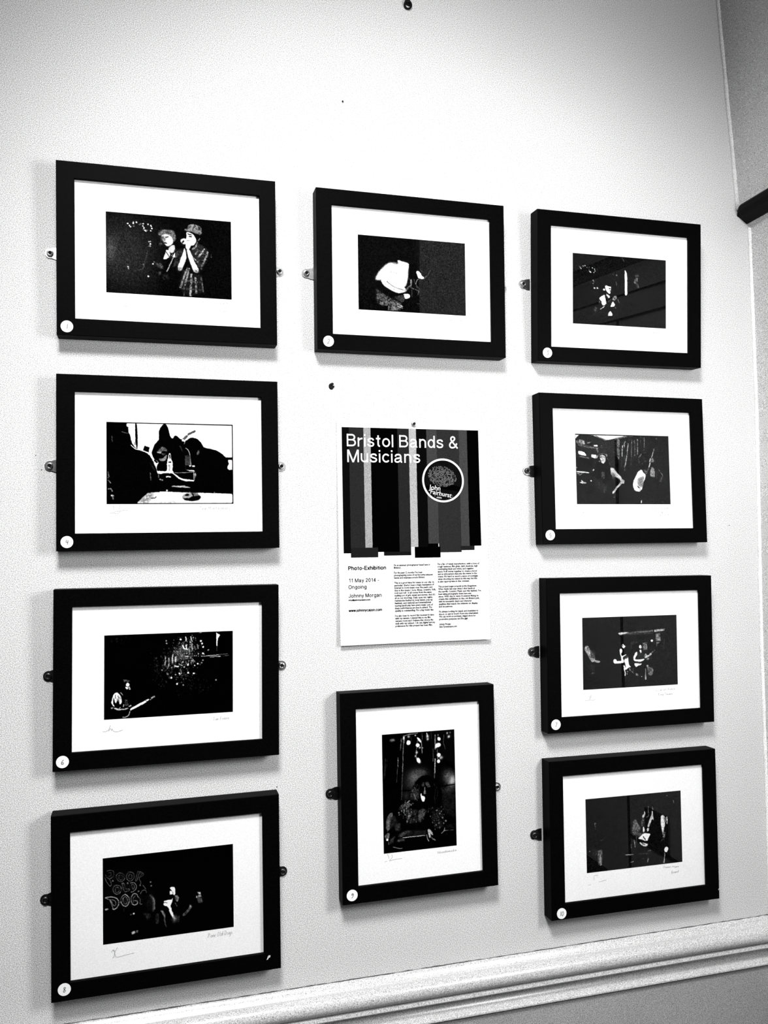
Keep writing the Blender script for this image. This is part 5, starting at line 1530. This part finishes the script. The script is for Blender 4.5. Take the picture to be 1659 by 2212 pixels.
COL1 = ["I'm an amateur photographer based here in", "Bristol.", "", "For the past 12 months I've been", "photographing some of my favourite subjects:",
 "bands and musicians around Bristol.", "", "This is a good time for music in our city. In", "particular, there's been a huge resurgence of",
 "interest in roots music over the years, and", "this is the music I love. Blues, country, folk,", "rock and roll - it all comes from the same",
 "melting pot of grit, sweat and worms. And it's", "all on our doorstep. Daily open mic nights,", "residencies fuelled by local talent, pop-up",
 "festivals, and national and international", "touring bands play here every week. Lots of", "these performances are free to attend. The",
 "quality is outstanding. I'm a big music fan.", "", "I've also been to record this moment in time", "with my camera. I wanted this to my film",
 "camera roots and I believe this choice fits", "well with my subject. I do use digital but my", "preference for this project has been film."]
COL2 = ["I'm a fan of visual imperfection, with a love of", "rough textures, film grain, dark shadows, high", "contrasting black and white, and negative",
 "space. It all comes together to create a mood", "and an atmosphere that puts the viewer in the", "scene. It's hard to avoid a sense of nostalgia",
 "when shooting my subject in this way but this", "is also appropriate in this context.", "", "This project began properly at the Kingsdown",
 "Wine Vaults last year when I shot bands at", "the terrific Country Music and Ale festival. I've", "been taking photographs down here ever",
 "since. With this in mind, it seemed fitting to", "create this exhibition in this old Bristol pub,", "with its wonderful charm and character",
 "qualities that match the subjects on display,", "and its patrons.", "", "I'm always looking for bands and musicians to", "shoot, so get in touch if you are interested.",
 "We can work on portraits, staged shots for", "promotion purposes and live gigs.", "", "Johnny Morgan", "info@johnnycajon.com"]
def column(name, rows, x0, z0, z1, x_end):
    base = None; bm = bmesh.new(); pitch = (z1 - z0) / (len(rows) - 1)
    for i, r in enumerate(rows):
        if not r: continue
        z = z0 + pitch * i
        width = len(r) * (x_end - x0) / 46.5
        me, co = fitted_text(r, (x0 / 1e3, z / 1e3), ((x0 + width) / 1e3, z / 1e3), 0.0034, offset=0.036, res=1)
        bm.from_mesh(me)
    me = bpy.data.meshes.new(name); bm.to_mesh(me); bm.free()
    child(name, bent(me, 0.0005), poster, material=M['print_black'], label='small black text column')
column('text_column', COL1, -43.0, -66.4, -182.6, 40.0)
column('text_column', COL2, 45.6, -65.9, -187.2, 129.5)
for o_ in (child('screw', SCREW, poster, (0.0030, bend(0, 0.2095) - 0.0002, 0.2095), (0, 0.7, 0), label='small screw pinning the poster'),):
    o_.scale = (0.95, 0.95, 0.95)

# ------------------------------------------------------------------ things left in the wall
# dark wall plug below the middle top frame
def lump(seed, rx, rz, d, n=18):
    rnd = random.Random(seed); v, f = [], []
    rings = [(1.0, 0.0), (0.97, -d * .5), (0.8, -d), (0.45, -d * 0.9), (0.4, -d * .3)]
    jit = [rnd.uniform(.86, 1.12) for _ in range(n)]
    for s, y in rings:
        for k in range(n):
            a = 2 * math.pi * k / n
            v.append((rx * s * jit[k] * math.cos(a), y, rz * s * jit[k] * math.sin(a)))
    for i in range(len(rings) - 1):
        for k in range(n):
            f.append((i * n + k, i * n + (k + 1) % n, (i + 1) * n + (k + 1) % n, (i + 1) * n + k))
    f.append(tuple(range(n))); f.append(tuple((len(rings) - 1) * n + k for k in range(n)))
    return v, f
plug = empty('wall_plug', (-0.1574, 0, 0.3058), (0, 0.5, 0), 'dark ragged plug in the plaster between the top middle frame and the poster', 'wall plug')
child('sleeve', mesh_of(*lump(2, 0.0052, 0.0066, 0.003)), plug, material=M['cavity'])
child('broken_screw', mesh_of(*lathe_y([(0.0012, 0), (0.0012, -0.0038), (0.0008, -0.004)], 10)), plug, (0.0022, 0, 0.0022), material=M['steel'], label='bright broken screw stub')
# nail
nail = empty('nail', (-0.1276, 0, 0.8676), (0, 0, 0), 'tiny black nail head high above the gap between frames 1 and 2', 'nail')
child('nail_head', mesh_of(*lathe_y([(0.0008, 0), (0.0008, -0.0015), (0.0017, -0.0016), (0.0017, -0.0022), (0.0010, -0.0026)], 12)), nail, material=M['recess'])
# ring hook with cord at the top edge
hook = empty('wall_hook', (0.0089, 0, 1.0845), (0, 0, 0), 'dark ring hook on a cord at the top edge of the picture', 'hook')
ring = [(0.0068 * math.cos(a), -0.004 - 0.002 * math.sin(a), 0.0068 * math.sin(a) - 0.001) for a in [2 * math.pi * i / 20 for i in range(21)]]
child('ring', mesh_of(*tube(ring, 0.0021, 8)), hook, material=M['recess'])
child('hook_plate', mesh_of(*lump(4, 0.0066, 0.0075, 0.0032)), hook, (0.001, 0, 0.006), material=M['cavity'])
child('cord', mesh_of(*tube([(0.0, -0.003, 0.004), (0.0006, -0.004, 0.012), (0.0016, -0.004, 0.03), (0.0012, -0.003, 0.25), (0.001, -0.001, 0.676)], [0.0048, 0.0040, 0.0034, 0.0034, 0.0034], 8)), hook, material=M['cord'])
# pin holes
PIN = mesh_of(*lathe_y([(0.0011, 0), (0.0011, -0.0004), (0.0007, -0.0006)], 10)); PIN.materials.append(M['cavity'])
for x, z, s, lab in ((-0.6821, 0.1641, 0.8, 'tiny dark pin hole left of frame 4, the upper of two'), (-0.6723, 0.1392, 0.8, 'tiny dark pin hole left of frame 4, beside its screw'),
                     (-0.2693, -0.4378, 0.9, 'tiny dark pin hole in the gap between frames 6 and 8'), (0.7206, 0.0341, 0.9, 'tiny dark pin hole right of frame 5, near the corner')):
    o = link_mesh('pin_hole', PIN, None, loc=(x, 0, z)); o.scale = (s, 1, s)
    tag(o, lab, 'pin hole', 'pin holes in the plaster')
# double socket low on the side wall, seen only mirrored in the glass of frame 10
sk = empty('wall_socket', (0.7868, -0.466, -0.7465), (0, 0, 0), 'dark double wall socket low on the side wall, mirrored in the lowest right frame', 'socket')
child('faceplate', mesh_of(*box_vf(-0.009, 0.001, -0.0455, 0.0455, -0.045, 0.045)), sk, material=M['recess'])
for i in (-1, 1):
    child('switch', mesh_of(*box_vf(-0.012, -0.009, i * 0.022 - 0.006, i * 0.022 + 0.006, 0.022, 0.036)), sk, material=M['dark_rail'])
